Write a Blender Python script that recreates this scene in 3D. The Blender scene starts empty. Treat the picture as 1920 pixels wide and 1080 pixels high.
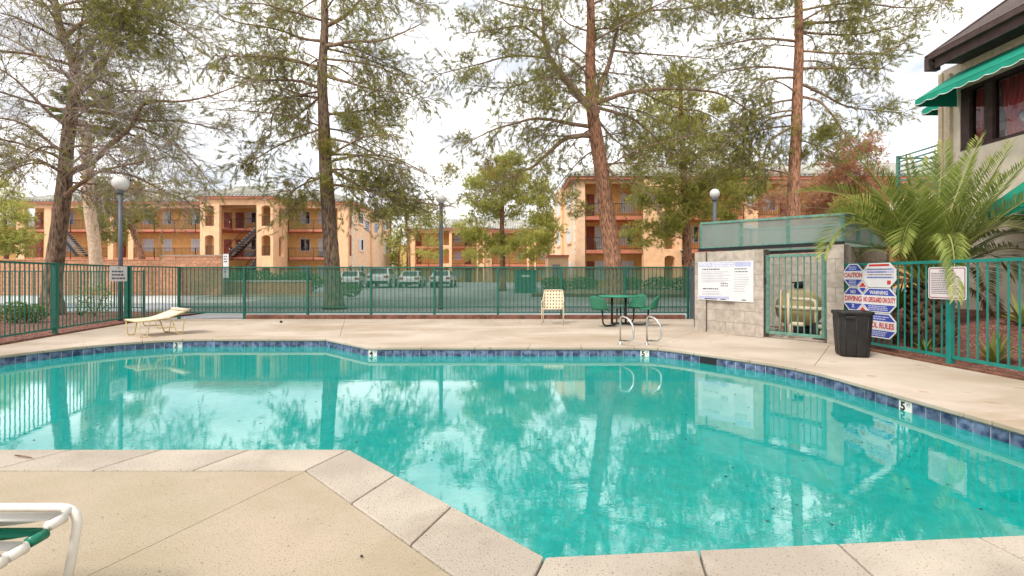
import bpy, bmesh, math, random
import numpy as np
from mathutils import Vector, Matrix, noise as mnoise
R = math.radians
random.seed(7); rng = np.random.default_rng(7)
SC = bpy.context.scene
COL = SC.collection
# ------------------------------------------------------------------ camera
F = 890.0; HZ = 519.0; CH = 1.26
cam_d = bpy.data.cameras.new('camera'); cam = bpy.data.objects.new('camera', cam_d); COL.objects.link(cam)
cam.location = (0, 0, CH); cam.rotation_euler = (R(90), 0, 0)
cam_d.sensor_width = 36; cam_d.lens = 36*F/1920; cam_d.shift_y = -(540-HZ)/1920
cam_d.clip_start = .05; cam_d.clip_end = 3000
SC.camera = cam
# ------------------------------------------------------------------ world: bright broken overcast
SUN_EL, SUN_AZ = R(50), R(222)
wd = bpy.data.worlds.new('World'); SC.world = wd; wd.use_nodes = True
nt = wd.node_tree; nt.nodes.clear()
def wn(t, **k):
    n = nt.nodes.new(t)
    for a, b in k.items(): setattr(n, a, b)
    return n
sky = wn('ShaderNodeTexSky'); sky.sky_type = 'NISHITA'; sky.sun_disc = False
sky.sun_elevation = SUN_EL; sky.sun_rotation = SUN_AZ; sky.dust_density = 2.0
tc = wn('ShaderNodeTexCoord'); mp = wn('ShaderNodeMapping'); mp.inputs['Scale'].default_value = (1, 1, 2.6)
nt.links.new(tc.outputs['Generated'], mp.inputs['Vector'])
n1 = wn('ShaderNodeTexNoise'); n1.inputs['Scale'].default_value = 2.6; n1.inputs['Detail'].default_value = 9; n1.inputs['Roughness'].default_value = .58
nt.links.new(mp.outputs['Vector'], n1.inputs['Vector'])
n2 = wn('ShaderNodeTexNoise'); n2.inputs['Scale'].default_value = 5.5; n2.inputs['Detail'].default_value = 7; n2.inputs['Distortion'].default_value = .4
nt.links.new(mp.outputs['Vector'], n2.inputs['Vector'])
cov = wn('ShaderNodeValToRGB'); cov.color_ramp.elements[0].position = .33; cov.color_ramp.elements[0].color = (.55,.55,.55,1)
cov.color_ramp.elements[1].position = .5; cov.color_ramp.elements[1].color = (1,1,1,1)
nt.links.new(n1.outputs['Fac'], cov.inputs['Fac'])
cc = wn('ShaderNodeValToRGB'); e = cc.color_ramp.elements
e[0].position = .34; e[0].color = (.52,.53,.56,1); e[1].position = .60; e[1].color = (1.0,.985,.965,1)
nt.links.new(n2.outputs['Fac'], cc.inputs['Fac'])
b1 = wn('ShaderNodeBackground'); b1.inputs['Strength'].default_value = .12; nt.links.new(sky.outputs['Color'], b1.inputs['Color'])
b2 = wn('ShaderNodeBackground'); b2.inputs['Strength'].default_value = 1.25; nt.links.new(cc.outputs['Color'], b2.inputs['Color'])
mx = wn('ShaderNodeMixShader'); nt.links.new(cov.outputs['Color'], mx.inputs['Fac']); nt.links.new(b1.outputs[0], mx.inputs[1]); nt.links.new(b2.outputs[0], mx.inputs[2])
wo = wn('ShaderNodeOutputWorld'); nt.links.new(mx.outputs[0], wo.inputs['Surface'])
# ------------------------------------------------------------------ sun through thin cloud
sd = bpy.data.lights.new('sun', 'SUN'); sd.energy = 1.9; sd.angle = R(11); sd.color = (1, .95, .88)
so = bpy.data.objects.new('sun', sd); COL.objects.link(so)
sv = Vector((math.sin(SUN_AZ)*math.cos(SUN_EL), math.cos(SUN_AZ)*math.cos(SUN_EL), math.sin(SUN_EL)))
so.rotation_euler = (-sv).to_track_quat('-Z', 'Y').to_euler()
SC.view_settings.view_transform = 'Standard'; SC.view_settings.look = 'None'
SC.view_settings.exposure = 0.66; SC.view_settings.gamma = 1
SC.render.engine = 'CYCLES'
SC.cycles.max_bounces = 8; SC.cycles.transparent_max_bounces = 16; SC.cycles.diffuse_bounces = 3; SC.cycles.glossy_bounces = 3
SC.cycles.caustics_reflective = False; SC.cycles.caustics_refractive = False
try: SC.cycles.use_denoising = True
except Exception: pass

# ------------------------------------------------------------------ helpers
def W(px, py, d): return Vector(((px-960)*d/F, d, CH-(py-HZ)*d/F))
def G(px, py, z=0.0):
    d = (CH-z)*F/(py-HZ); return Vector(((px-960)*d/F, d, z))
def gz(y): return 0.0 if y < 16 else .016*(min(y, 47)-16)

MATS = {}
def mat(name, c, rough=.7, var=.12, scale=6, bump=0, bscale=40, metal=0, spec=.35, objvar=0, c2=None, detail=5, speck=None, stretch=None, transl=None, lo=.38, hi=.62, stain=None):
    if name in MATS: return MATS[name]
    m = bpy.data.materials.new(name); m.use_nodes = True; MATS[name] = m
    t = m.node_tree; N = t.nodes; L = t.links
    p = N['Principled BSDF']; p.inputs['Roughness'].default_value = rough; p.inputs['Metallic'].default_value = metal
    p.inputs['Specular IOR Level'].default_value = spec
    co = N.new('ShaderNodeTexCoord'); vec = co.outputs['Object']
    if stretch:
        mpp = N.new('ShaderNodeMapping'); mpp.inputs['Scale'].default_value = stretch; L.new(vec, mpp.inputs['Vector']); vec = mpp.outputs['Vector']
    nz = N.new('ShaderNodeTexNoise'); nz.inputs['Scale'].default_value = scale; nz.inputs['Detail'].default_value = detail; L.new(vec, nz.inputs['Vector'])
    rp = N.new('ShaderNodeValToRGB'); rp.color_ramp.elements[0].position = lo; rp.color_ramp.elements[1].position = hi
    a = [max(0, v*(1-var)) for v in c]; b = c2 if c2 else [min(1, v*(1+var)) for v in c]
    rp.color_ramp.elements[0].color = (*a, 1); rp.color_ramp.elements[1].color = (*b, 1)
    L.new(nz.outputs['Fac'], rp.inputs['Fac']); col = rp.outputs['Color']
    if objvar:
        oi = N.new('ShaderNodeObjectInfo'); hs = N.new('ShaderNodeHueSaturation')
        mr = N.new('ShaderNodeMapRange'); mr.inputs['To Min'].default_value = 1-objvar; mr.inputs['To Max'].default_value = 1+objvar
        L.new(oi.outputs['Random'], mr.inputs['Value']); L.new(mr.outputs[0], hs.inputs['Value']); L.new(col, hs.inputs['Color']); col = hs.outputs['Color']
        # per-object shift of the pattern
        ad = N.new('ShaderNodeVectorMath'); ad.operation = 'ADD'; mlt = N.new('ShaderNodeMath'); mlt.operation = 'MULTIPLY'; mlt.inputs[1].default_value = 50
        L.new(oi.outputs['Random'], mlt.inputs[0]); L.new(vec, ad.inputs[0]); L.new(mlt.outputs[0], ad.inputs[1]); L.new(ad.outputs[0], nz.inputs['Vector'])
    if speck:   # (color, scale, threshold)
        vz = N.new('ShaderNodeTexNoise'); vz.inputs['Scale'].default_value = speck[1]; vz.inputs['Detail'].default_value = 3; L.new(vec, vz.inputs['Vector'])
        r2 = N.new('ShaderNodeValToRGB'); r2.color_ramp.elements[0].position = speck[2]; r2.color_ramp.elements[1].position = speck[2]+.04
        L.new(vz.outputs['Fac'], r2.inputs['Fac']); mxx = N.new('ShaderNodeMixRGB'); L.new(r2.outputs['Color'], mxx.inputs['Fac'])
        L.new(col, mxx.inputs['Color1']); mxx.inputs['Color2'].default_value = (*speck[0], 1); col = mxx.outputs['Color']
    if stain:   # (colour, scale, low, high, strength, stretch)
        sm = N.new('ShaderNodeMapping'); sm.inputs['Scale'].default_value = stain[5]; L.new(co.outputs['Object'], sm.inputs['Vector'])
        sz = N.new('ShaderNodeTexNoise'); sz.inputs['Scale'].default_value = stain[1]; sz.inputs['Detail'].default_value = 8; sz.inputs['Roughness'].default_value = .62; sz.inputs['Distortion'].default_value = .6; L.new(sm.outputs[0], sz.inputs['Vector'])
        sr_ = N.new('ShaderNodeMapRange'); sr_.inputs['From Min'].default_value = stain[2]; sr_.inputs['From Max'].default_value = stain[3]; sr_.inputs['To Max'].default_value = stain[4]; L.new(sz.outputs['Fac'], sr_.inputs['Value'])
        sx_ = N.new('ShaderNodeMixRGB'); L.new(sr_.outputs[0], sx_.inputs['Fac']); L.new(col, sx_.inputs['Color1']); sx_.inputs['Color2'].default_value = (*stain[0], 1); col = sx_.outputs['Color']
    L.new(col, p.inputs['Base Color'])
    if bump:
        bz = N.new('ShaderNodeTexNoise'); bz.inputs['Scale'].default_value = bscale; bz.inputs['Detail'].default_value = 4; L.new(vec, bz.inputs['Vector'])
        bp = N.new('ShaderNodeBump'); bp.inputs['Strength'].default_value = bump; bp.inputs['Distance'].default_value = .02
        L.new(bz.outputs['Fac'], bp.inputs['Height']); L.new(bp.outputs['Normal'], p.inputs['Normal'])
    return m

def leafmat(name, ramp, rough=.6, transl=.3):
    """foliage: colour from a per-vertex 'tone' attribute through a ramp, plus translucency"""
    m = bpy.data.materials.new(name); m.use_nodes = True; MATS[name] = m
    t = m.node_tree; N = t.nodes; L = t.links; p = N['Principled BSDF']; p.inputs['Roughness'].default_value = rough; p.inputs['Specular IOR Level'].default_value = .25
    at = N.new('ShaderNodeAttribute'); at.attribute_name = 'tone'
    rp = N.new('ShaderNodeValToRGB'); el = rp.color_ramp.elements
    el[0].position = ramp[0][0]; el[0].color = (*ramp[0][1], 1); el[1].position = ramp[-1][0]; el[1].color = (*ramp[-1][1], 1)
    for q, c in ramp[1:-1]: z = el.new(q); z.color = (*c, 1)
    L.new(at.outputs['Fac'], rp.inputs['Fac']); L.new(rp.outputs['Color'], p.inputs['Base Color'])
    tr = N.new('ShaderNodeBsdfTranslucent'); L.new(rp.outputs['Color'], tr.inputs['Color'])
    mxs = N.new('ShaderNodeMixShader'); mxs.inputs['Fac'].default_value = transl
    L.new(p.outputs[0], mxs.inputs[1]); L.new(tr.outputs[0], mxs.inputs[2]); L.new(mxs.outputs[0], N['Material Output'].inputs['Surface'])
    return m

def tag(o, label=None, cat=None, group=None, kind=None):
    for k, v in (('label', label), ('category', cat), ('group', group), ('kind', kind)):
        if v: o[k] = v
    return o
def world_of(o):
    m = o.matrix_basis.copy()
    return m if o.parent is None else world_of(o.parent) @ o.matrix_parent_inverse @ m
def attach(o, parent, local):
    o.parent = parent
    if not local: o.matrix_parent_inverse = world_of(parent).inverted()
def thing(name, label, cat, loc=(0,0,0), rz=0, group=None):
    o = bpy.data.objects.new(name, None); COL.objects.link(o); o.location = loc; o.rotation_euler = (0, 0, rz); o.empty_display_size = .1
    return tag(o, label, cat, group)
def link(name, me, parent=None, local=False, loc=None, rz=0, rot=None):
    o = bpy.data.objects.new(name, me); COL.objects.link(o)
    if loc is not None: o.location = loc
    if rot is not None: o.rotation_euler = rot
    elif rz: o.rotation_euler = (0, 0, rz)
    if parent is not None: attach(o, parent, local)
    return o

class MB:
    def __init__(s): s.v = []; s.f = []; s.sm = []
    def add(s, vs, fs, smooth=False):
        k = len(s.v); s.v += [tuple(v) for v in vs]; s.f += [[i+k for i in f] for f in fs]; s.sm += [smooth]*len(fs); return s
    def box(s, a, b):
        x0,y0,z0 = [min(p,q) for p,q in zip(a,b)]; x1,y1,z1 = [max(p,q) for p,q in zip(a,b)]
        return s.add([(x0,y0,z0),(x1,y0,z0),(x1,y1,z0),(x0,y1,z0),(x0,y0,z1),(x1,y0,z1),(x1,y1,z1),(x0,y1,z1)],
                     [(0,3,2,1),(4,5,6,7),(0,1,5,4),(1,2,6,5),(2,3,7,6),(3,0,4,7)])
    def obox(s, o, u, v, w):      # box from corner/axes
        o, u, v, w = map(Vector, (o, u, v, w))
        P = [o, o+u, o+u+v, o+v, o+w, o+u+w, o+u+v+w, o+v+w]
        return s.add(P, [(0,3,2,1),(4,5,6,7),(0,1,5,4),(1,2,6,5),(2,3,7,6),(3,0,4,7)])
    def bar(s, a, b, w, h=None, up=(0,0,1)):
        a, b = Vector(a), Vector(b); h = h or w; t = (b-a).normalized(); up = Vector(up)
        if abs(t.dot(up)) > .99: up = Vector((0,1,0))
        x = t.cross(up).normalized(); y = x.cross(t)
        return s.obox(a-x*w/2-y*h/2, x*w, y*h, b-a)
    def prism(s, poly, z0, z1):   # poly xy list (ccw)
        n = len(poly); z0s = z0 if hasattr(z0, '__len__') else [z0]*n; z1s = z1 if hasattr(z1, '__len__') else [z1]*n
        vs = [(p[0],p[1],z) for p, z in zip(poly, z0s)]+[(p[0],p[1],z) for p, z in zip(poly, z1s)]
        fs = [list(range(n))[::-1], list(range(n, 2*n))]+[[i,(i+1)%n,n+(i+1)%n,n+i] for i in range(n)]
        return s.add(vs, fs)
    def extr(s, pts, n):          # 3d polygon extruded by vector n
        n = Vector(n); k = len(pts); vs = [Vector(p) for p in pts]; vs += [p+n for p in vs]
        return s.add(vs, [list(range(k))[::-1], list(range(k, 2*k))]+[[i,(i+1)%k,k+(i+1)%k,k+i] for i in range(k)])
    def tube(s, pts, r, n=8, caps=True, smooth=True, closed=False):
        pts = [Vector(p) for p in pts]; m = len(pts); rs = r if hasattr(r, '__len__') else [r]*m
        vs = []; x = None
        for i, p in enumerate(pts):
            if closed: t = pts[(i+1)%m]-pts[i-1]
            else: t = pts[min(i+1,m-1)]-pts[max(i-1,0)]
            if t.length < 1e-9: t = Vector((0,0,1))
            t.normalize()
            if x is None:
                a = Vector((0,0,1)) if abs(t.z) < .9 else Vector((1,0,0)); x = t.cross(a).normalized()
            else:
                x = x-t*x.dot(t)
                x = x.normalized() if x.length > 1e-6 else t.orthogonal().normalized()
            y = t.cross(x)
            for j in range(n):
                q = 2*math.pi*j/n; vs.append(p+(x*math.cos(q)+y*math.sin(q))*rs[i])
        fs = []
        for i in range(m if closed else m-1):
            a = i*n; b = ((i+1)%m)*n
            for j in range(n): fs.append([a+j, a+(j+1)%n, b+(j+1)%n, b+j])
        if caps and not closed: fs += [list(range(n))[::-1], list(range((m-1)*n, m*n))]
        return s.add(vs, fs, smooth)
    def lathe(s, prof, c=(0,0,0), n=20, smooth=True, sx=1, sy=1):
        vs = []; m = len(prof)
        for r, z in prof:
            for j in range(n):
                q = 2*math.pi*j/n; vs.append((c[0]+r*math.cos(q)*sx, c[1]+r*math.sin(q)*sy, c[2]+z))
        fs = [[i*n+j, i*n+(j+1)%n, (i+1)*n+(j+1)%n, (i+1)*n+j] for i in range(m-1) for j in range(n)]
        fs += [list(range(n))[::-1], list(range((m-1)*n, m*n))]
        return s.add(vs, fs, smooth)
    def mesh(s, name, m, bevel=0, seg=1):
        me = bpy.data.meshes.new(name); me.from_pydata(s.v, [], s.f)
        if any(s.sm):
            me.polygons.foreach_set('use_smooth', s.sm)
        if bevel:
            bm = bmesh.new(); bm.from_mesh(me); bmesh.ops.remove_doubles(bm, verts=bm.verts, dist=1e-5)
            bmesh.ops.recalc_face_normals(bm, faces=bm.faces)
            bmesh.ops.bevel(bm, geom=list(bm.edges), offset=bevel, segments=seg, affect='EDGES', profile=.5); bm.to_mesh(me); bm.free()
        if m: me.materials.append(MATS[m] if isinstance(m, str) else m)
        me.update(); return me
    def build(s, name, m, parent=None, local=False, bevel=0, seg=1, **k):
        return link(name, s.mesh(name, m, bevel, seg), parent, local, **k)

def tri_mesh(name, verts, m, tone=None, idx=None):
    """fast numpy triangle mesh: verts (3N,3) consecutive triangles"""
    me = bpy.data.meshes.new(name); nv = len(verts); nf = nv//3
    me.vertices.add(nv); me.vertices.foreach_set('co', np.asarray(verts, np.float32).ravel())
    me.loops.add(nv); me.loops.foreach_set('vertex_index', np.arange(nv, dtype=np.int32))
    me.polygons.add(nf); me.polygons.foreach_set('loop_start', np.arange(0, nv, 3, dtype=np.int32))
    try: me.polygons.foreach_set('loop_total', np.full(nf, 3, np.int32))
    except Exception: pass
    if tone is not None:
        a = me.attributes.new('tone', 'FLOAT', 'POINT'); a.data.foreach_set('value', np.asarray(tone, np.float32))
    me.materials.append(MATS[m] if isinstance(m, str) else m); me.update(); me.validate(); return me

def text_mesh(body, size, m, sx=1.0, bold=.0, align='CENTER', ext=.0008):
    cu = bpy.data.curves.new('lettering', 'FONT'); cu.body = body; cu.size = size; cu.align_x = align; cu.align_y = 'CENTER'
    cu.offset = bold; cu.extrude = ext; cu.resolution_u = 3
    o = bpy.data.objects.new('lettering', cu); COL.objects.link(o)
    dg = bpy.context.evaluated_depsgraph_get(); me = bpy.data.meshes.new_from_object(o.evaluated_get(dg)); bpy.data.objects.remove(o)
    if sx != 1: me.transform(Matrix.Diagonal((sx, 1, 1, 1)))
    me.materials.clear(); me.materials.append(MATS[m]); return me
def frame_rot(u, n):   # euler whose local x = u, local z = n, local y = up
    u = Vector(u).normalized(); n = Vector(n).normalized(); v = n.cross(u)
    return Matrix((u, v, n)).transposed().to_euler()

def offset_poly(P, w):
    """offset closed polygon outward (ccw) by w with mitres"""
    n = len(P); out = []
    for i in range(n):
        a, b, c = Vector(P[i-1]), Vector(P[i]), Vector(P[(i+1)%n])
        d1 = (b-a).normalized(); d2 = (c-b).normalized(); n1 = Vector((d1.y, -d1.x)); n2 = Vector((d2.y, -d2.x))
        h = n1+n2; h.normalize(); k = max(.35, h.dot(n1)); out.append(b+h*(w/k))
    return out

# ------------------------------------------------------------------ materials
mat('deck', (.39,.325,.222), .85, .07, 1.1, .3, 160, c2=(.43,.345,.255), speck=((.22,.165,.10), 140, .605), stain=((.29,.22,.135), .9, .47, .76, .6, (1,1,1)))
mat('coping', (.455,.39,.315), .85, .10, 2.2, .6, 110, objvar=.05, speck=((.15,.11,.075), 95, .625), stain=((.24,.18,.12), 1.7, .52, .75, .6, (1,1,1)))
mat('deckfar', (.48,.39,.30), .85, .10, .8, .25, 120, c2=(.54,.445,.36), speck=((.40,.31,.21), 3.2, .66), stain=((.31,.22,.13), .55, .47, .76, .85, (.55,1.5,1)))
mat('subbase', (.13,.11,.09), .9, .2)
mat('plaster', (.40,.86,.80), .7, .05, 3, detail=6)
mat('floorplaster', (.12,.80,.70), .7, .12, 5, detail=9, c2=(.17,.90,.80))
mat('grout', (.62,.64,.66), .8, .1)
mat('tile', (.035,.055,.155), .28, .35, 12, .1, 60, spec=.5, objvar=.32, c2=(.15,.19,.30))
mat('marker', (.78,.76,.70), .3, .04)
mat('ink', (.02,.02,.022), .5, .1)
mat('green', (.005,.105,.072), .38, .15, 5, .06, 60, spec=.5)
mat('blackgreen', (.012,.028,.022), .5, .2)
mat('greenr', (.008,.20,.165), .35, .12, 4, .05, 60, spec=.5)
mat('greenpale', (.12,.255,.20), .5, .18, 12, .1, 50)
mat('gravel', (.20,.085,.062), .95, .35, 22, .9, 60)
mat('stones', (.25,.105,.08), .95, .35, 3, objvar=0, c2=(.34,.18,.14))
mat('rust', (.16,.072,.046), .9, .3, 5, .5, 40)
mat('asphalt', (.30,.30,.31), .9, .10, .35, .3, 120, speck=((.2,.2,.2), 60, .68))
mat('concrete', (.50,.49,.47), .9, .08, 1.5, .2, 90)
mat('dirt', (.24,.17,.11), .95, .25, 1.2, .4, 20)
mat('cmu', (.42,.365,.305), .92, .14, 9, .45, 90, objvar=.09)
mat('mortar', (.34,.29,.235), .95, .12, 20)
mat('slump', (.47,.235,.135), .92, .2, 9, .4, 60, objvar=.12)
mat('stucco', (.88,.53,.30), .9, .06, 2.5, .25, 120, stain=((.60,.34,.20), .5, .5, .75, .5, (1,1,.35)))
mat('stucco2', (.83,.49,.18), .9, .08, 2.5, .2, 120)
mat('stuccot', (.88,.59,.38), .9, .06, 2.5, .25, 120, stain=((.62,.40,.26), .5, .5, .75, .5, (1,1,.35)))
mat('terra', (.55,.20,.12), .85, .12, 3, .1)
mat('rooftile', (.38,.37,.32), .85, .2, 1.2, .1, c2=(.50,.49,.43))
mat('door', (.26,.055,.025), .5, .2, 3)
mat('whiteframe', (.72,.72,.72), .45, .04)
mat('curtain', (.62,.64,.66), .8, .12, 4, stretch=(8,8,.5))
mat('dark', (.012,.012,.014), .6, .2)
mat('blackmetal', (.015,.015,.017), .45, .2, spec=.5)
mat('lamppost', (.09,.10,.115), .5, .12, 4)
mat('globe', (.62,.61,.58), .35, .03, 3)
mat('cream', (.80,.70,.56), .92, .08, 3, .35, 90)
mat('brown', (.075,.045,.04), .7, .2, 6, .1)
mat('shingle', (.115,.085,.078), .9, .3, 26, .5, 60, stretch=(1,1,3))
mat('awning', (.004,.235,.15), .75, .10, 3, .05)
mat('white', (.80,.79,.76), .4, .04, 4)
mat('plasticwhite', (.74,.70,.63), .4, .05, 8, spec=.45)
mat('strapgreen', (.0,.155,.088), .35, .08, 8, spec=.45)
mat('beige', (.66,.53,.37), .6, .1, 12)
mat('beigetube', (.58,.46,.22), .45, .15, 9)
mat('sling', (.68,.55,.42), .85, .08, 30)
mat('steel', (.62,.62,.60), .18, .08, 6, metal=1)
mat('canplastic', (.016,.015,.015), .5, .25, 7, .06, 40, spec=.4)
mat('tabletop', (.02,.22,.13), .45, .15, 10, spec=.4)
mat('tank', (.55,.43,.21), .5, .12, 4)
mat('pvc', (.66,.56,.40), .5, .08, 5)
mat('boxgrey', (.32,.34,.35), .6, .1)
mat('signwhite', (.66,.65,.65), .4, .03)
mat('signblue', (.03,.06,.34), .4, .06); mat('signred', (.50,.035,.03), .4, .06)
mat('maroon', (.20,.035,.045), .5, .1); mat('greyink', (.10,.10,.13), .6, .1); mat('paleink', (.30,.30,.38), .6, .06); mat('lilac', (.42,.44,.62), .5, .05)
mat('signpink', (.66,.58,.58), .45, .04)
mat('bark', (.17,.08,.045), .95, .35, 20, 1.0, 26, c2=(.43,.215,.125), stretch=(1,1,.22), lo=.36, hi=.62, detail=7)
mat('barkgrey', (.10,.065,.043), .95, .35, 20, 1.0, 26, c2=(.29,.195,.13), stretch=(1,1,.22), lo=.36, hi=.62, detail=7)
mat('limb', (.21,.13,.085), .95, .35, 14, .6, 30, c2=(.38,.25,.165))
mat('twig', (.22,.17,.125), .95, .3, 4)
mat('deadtwig', (.34,.29,.25), .95, .3, 4)
mat('cone', (.045,.03,.022), .9, .3)
mat('palmtrunk', (.11,.06,.035), .95, .4, 14, 1.0, 24)
mat('washtrunk', (.50,.36,.25), .95, .2, 10, .6, 24)
mat('carwhite', (.75,.76,.77), .25, .02, 2, spec=.6)
mat('glassdark', (.02,.025,.03), .06, .2, 2, spec=.9)
mat('tyre', (.015,.015,.015), .8, .1); mat('rim', (.45,.45,.46), .35, .1, metal=.8); mat('taillight', (.35,.015,.012), .3, .1)
mat('redcurtain', (.80,.16,.17), .85, .25, 3, .1, stretch=(9,9,.6))
mat('interior', (.22,.20,.19), .9, .4, 2.5)
mat('curtainglow', (.85,.85,.86), .9, .4, 6)
mat('utility', (.0,.12,.10), .45, .1)
mat('yellow', (.62,.45,.16), .9, .06)
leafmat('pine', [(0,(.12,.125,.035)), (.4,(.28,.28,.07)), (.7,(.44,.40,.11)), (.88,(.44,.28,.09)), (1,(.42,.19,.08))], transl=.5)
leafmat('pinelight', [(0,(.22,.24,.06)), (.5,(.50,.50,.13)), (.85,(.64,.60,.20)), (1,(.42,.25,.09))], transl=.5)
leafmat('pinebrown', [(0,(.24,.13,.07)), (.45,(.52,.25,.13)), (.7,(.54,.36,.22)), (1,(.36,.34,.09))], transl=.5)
leafmat('palm', [(0,(.05,.08,.013)), (.5,(.19,.25,.04)), (1,(.44,.44,.14))], .45, .35)
leafmat('deadpalm', [(0,(.12,.075,.04)), (.6,(.30,.20,.10)), (1,(.46,.34,.19))], .7, .25)
leafmat('yucca', [(0,(.08,.13,.02)), (.6,(.25,.30,.06)), (1,(.45,.42,.16))], .45, .3)
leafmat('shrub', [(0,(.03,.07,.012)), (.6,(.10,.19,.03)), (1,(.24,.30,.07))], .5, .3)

def screenmat(name, c, fac):
    m = bpy.data.materials.new(name); m.use_nodes = True; MATS[name] = m; t = m.node_tree; N = t.nodes; L = t.links
    p = N['Principled BSDF']; p.inputs['Base Color'].default_value = (*c, 1); p.inputs['Roughness'].default_value = .8; p.inputs['Specular IOR Level'].default_value = .1
    tr = N.new('ShaderNodeBsdfTransparent'); mxs = N.new('ShaderNodeMixShader')
    co = N.new('ShaderNodeTexCoord'); nz = N.new('ShaderNodeTexNoise'); nz.inputs['Scale'].default_value = 2.2; nz.inputs['Detail'].default_value = 5; L.new(co.outputs['Object'], nz.inputs['Vector'])
    mr = N.new('ShaderNodeMapRange'); mr.inputs['From Min'].default_value = .3; mr.inputs['From Max'].default_value = .7
    mr.inputs['To Min'].default_value = fac-.06; mr.inputs['To Max'].default_value = fac+.06; L.new(nz.outputs['Fac'], mr.inputs['Value']); L.new(mr.outputs[0], mxs.inputs['Fac'])
    L.new(tr.outputs[0], mxs.inputs[1]); L.new(p.outputs[0], mxs.inputs[2]); L.new(mxs.outputs[0], N['Material Output'].inputs['Surface']); return m
screenmat('screen', (.042,.148,.096), .66)
screenmat('seatmesh', (.05,.21,.125), .78)
screenmat('cagemesh', (.22,.27,.245), .72)
# water: fresnel mirror over a clear tinted body
def watermat():
    m = bpy.data.materials.new('water'); m.use_nodes = True; MATS['water'] = m; t = m.node_tree; N = t.nodes; L = t.links; N.remove(N['Principled BSDF'])
    tr = N.new('ShaderNodeBsdfTransparent'); tr.inputs['Color'].default_value = (.42,.93,.88,1)
    gl = N.new('ShaderNodeBsdfGlossy'); gl.inputs['Roughness'].default_value = .004; gl.inputs['Color'].default_value = (1,1,1,1)
    fr = N.new('ShaderNodeFresnel'); fr.inputs['IOR'].default_value = 2.35
    co = N.new('ShaderNodeTexCoord'); mpp = N.new('ShaderNodeMapping'); mpp.inputs['Scale'].default_value = (1,1.6,1); L.new(co.outputs['Object'], mpp.inputs['Vector'])
    nz = N.new('ShaderNodeTexNoise'); nz.inputs['Scale'].default_value = 9; nz.inputs['Detail'].default_value = 4; nz.inputs['Distortion'].default_value = .5; L.new(mpp.outputs[0], nz.inputs['Vector'])
    bp = N.new('ShaderNodeBump'); bp.inputs['Strength'].default_value = .012; bp.inputs['Distance'].default_value = .03; L.new(nz.outputs['Fac'], bp.inputs['Height'])
    L.new(bp.outputs['Normal'], gl.inputs['Normal']); L.new(bp.outputs['Normal'], fr.inputs['Normal'])
    df = N.new('ShaderNodeBsdfDiffuse')      # light scattered back by the cloudy treated water
    z2 = N.new('ShaderNodeTexNoise'); z2.inputs['Scale'].default_value = 14; z2.inputs['Detail'].default_value = 6; L.new(co.outputs['Object'], z2.inputs['Vector'])
    rp = N.new('ShaderNodeValToRGB'); rp.color_ramp.elements[0].position = .35; rp.color_ramp.elements[0].color = (.005,.41,.365,1); rp.color_ramp.elements[1].position = .65; rp.color_ramp.elements[1].color = (.010,.50,.45,1)
    L.new(z2.outputs['Fac'], rp.inputs['Fac']); L.new(rp.outputs['Color'], df.inputs['Color'])
    mb_ = N.new('ShaderNodeMixShader'); mb_.inputs['Fac'].default_value = .62; L.new(tr.outputs[0], mb_.inputs[1]); L.new(df.outputs[0], mb_.inputs[2])
    mxs = N.new('ShaderNodeMixShader'); L.new(fr.outputs[0], mxs.inputs['Fac']); L.new(mb_.outputs[0], mxs.inputs[1]); L.new(gl.outputs[0], mxs.inputs[2])
    L.new(mxs.outputs[0], N['Material Output'].inputs['Surface'])
watermat()

# ================================================================== POOL AND DECK
A0 = [(-6.6,3.47),(-1.19,3.47),(.149,2.14),(3.75,2.42),(4.25,2.9),(4.23,3.92),(4.03,6.64),(2.88,8.13),(2.50,8.5),(-2.58,8.5),(-3.80,9.67),(-6.7,9.67),(-7.66,8.97),(-8.25,7.7),(-8.0,6.2),(-7.2,4.6)]
ROUND = {5:.5, 6:.7, 7:.25, 8:.3, 11:.6, 12:.6, 13:.5, 14:.5}
A = []; KEY = {}
for i, p in enumerate(A0):
    p = Vector(p)
    if i in ROUND:
        a = Vector(A0[i-1]); b = Vector(A0[(i+1)%len(A0)]); t = ROUND[i]
        s1 = p+(a-p).normalized()*min(t, (a-p).length*.45); s2 = p+(b-p).normalized()*min(t, (b-p).length*.45)
        for j in range(5):
            q = j/4; 
            if j == 2: KEY[i] = len(A)
            A.append(s1*(1-q)**2+p*2*q*(1-q)+s2*q*q)
    else:
        KEY[i] = len(A); A.append(p)
NA = len(A)
CW = .38
O = offset_poly(A, CW)
Wl = offset_poly(A, .03)
WATER_Z = -.165
# deck slabs
def orun(i, j):   # outer coping polygon from key i to key j going up the index
    a, b = KEY[i], KEY[j]; out = []; k = a
    while True:
        out.append(O[k])
        if k == b: break
        k = (k+1) % NA
    return out
V2 = lambda *p: [Vector(q) for q in p]
slabs = [
 (orun(0,1)+V2((-3.46,-2),(-6.95,-2),(-8.1,3.06)), 'deck'),
 (orun(1,3)+V2((4.6,-2),(-3.46,-2)), 'deck'),
 (orun(3,6)+V2((5.93,8.85),(6.06,8.7),(6.16,6.7),(6.24,5.8),(6.6,-2),(4.6,-2)), 'deckfar'),
 (orun(6,8)+V2((4.32,11.05),(6.0,11.05),(6.02,9.2),(5.93,8.85)), 'deckfar'),
 (orun(8,10)+V2((-5,14.22),(5.45,14.22),(6.0,11.05),(4.32,11.05)), 'deckfar'),
 (orun(10,0)+V2((-8.1,3.06),(-9.15,7.6),(-9.80,10.2),(-10.42,13.0),(-10.2,14.22),(-5,14.22)), 'deckfar')]
base = MB()
for poly, _ in slabs: base.prism(poly[::-1], -.25, -.03)
deck = base.build('pool_deck', 'subbase'); tag(deck, kind='structure')
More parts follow.
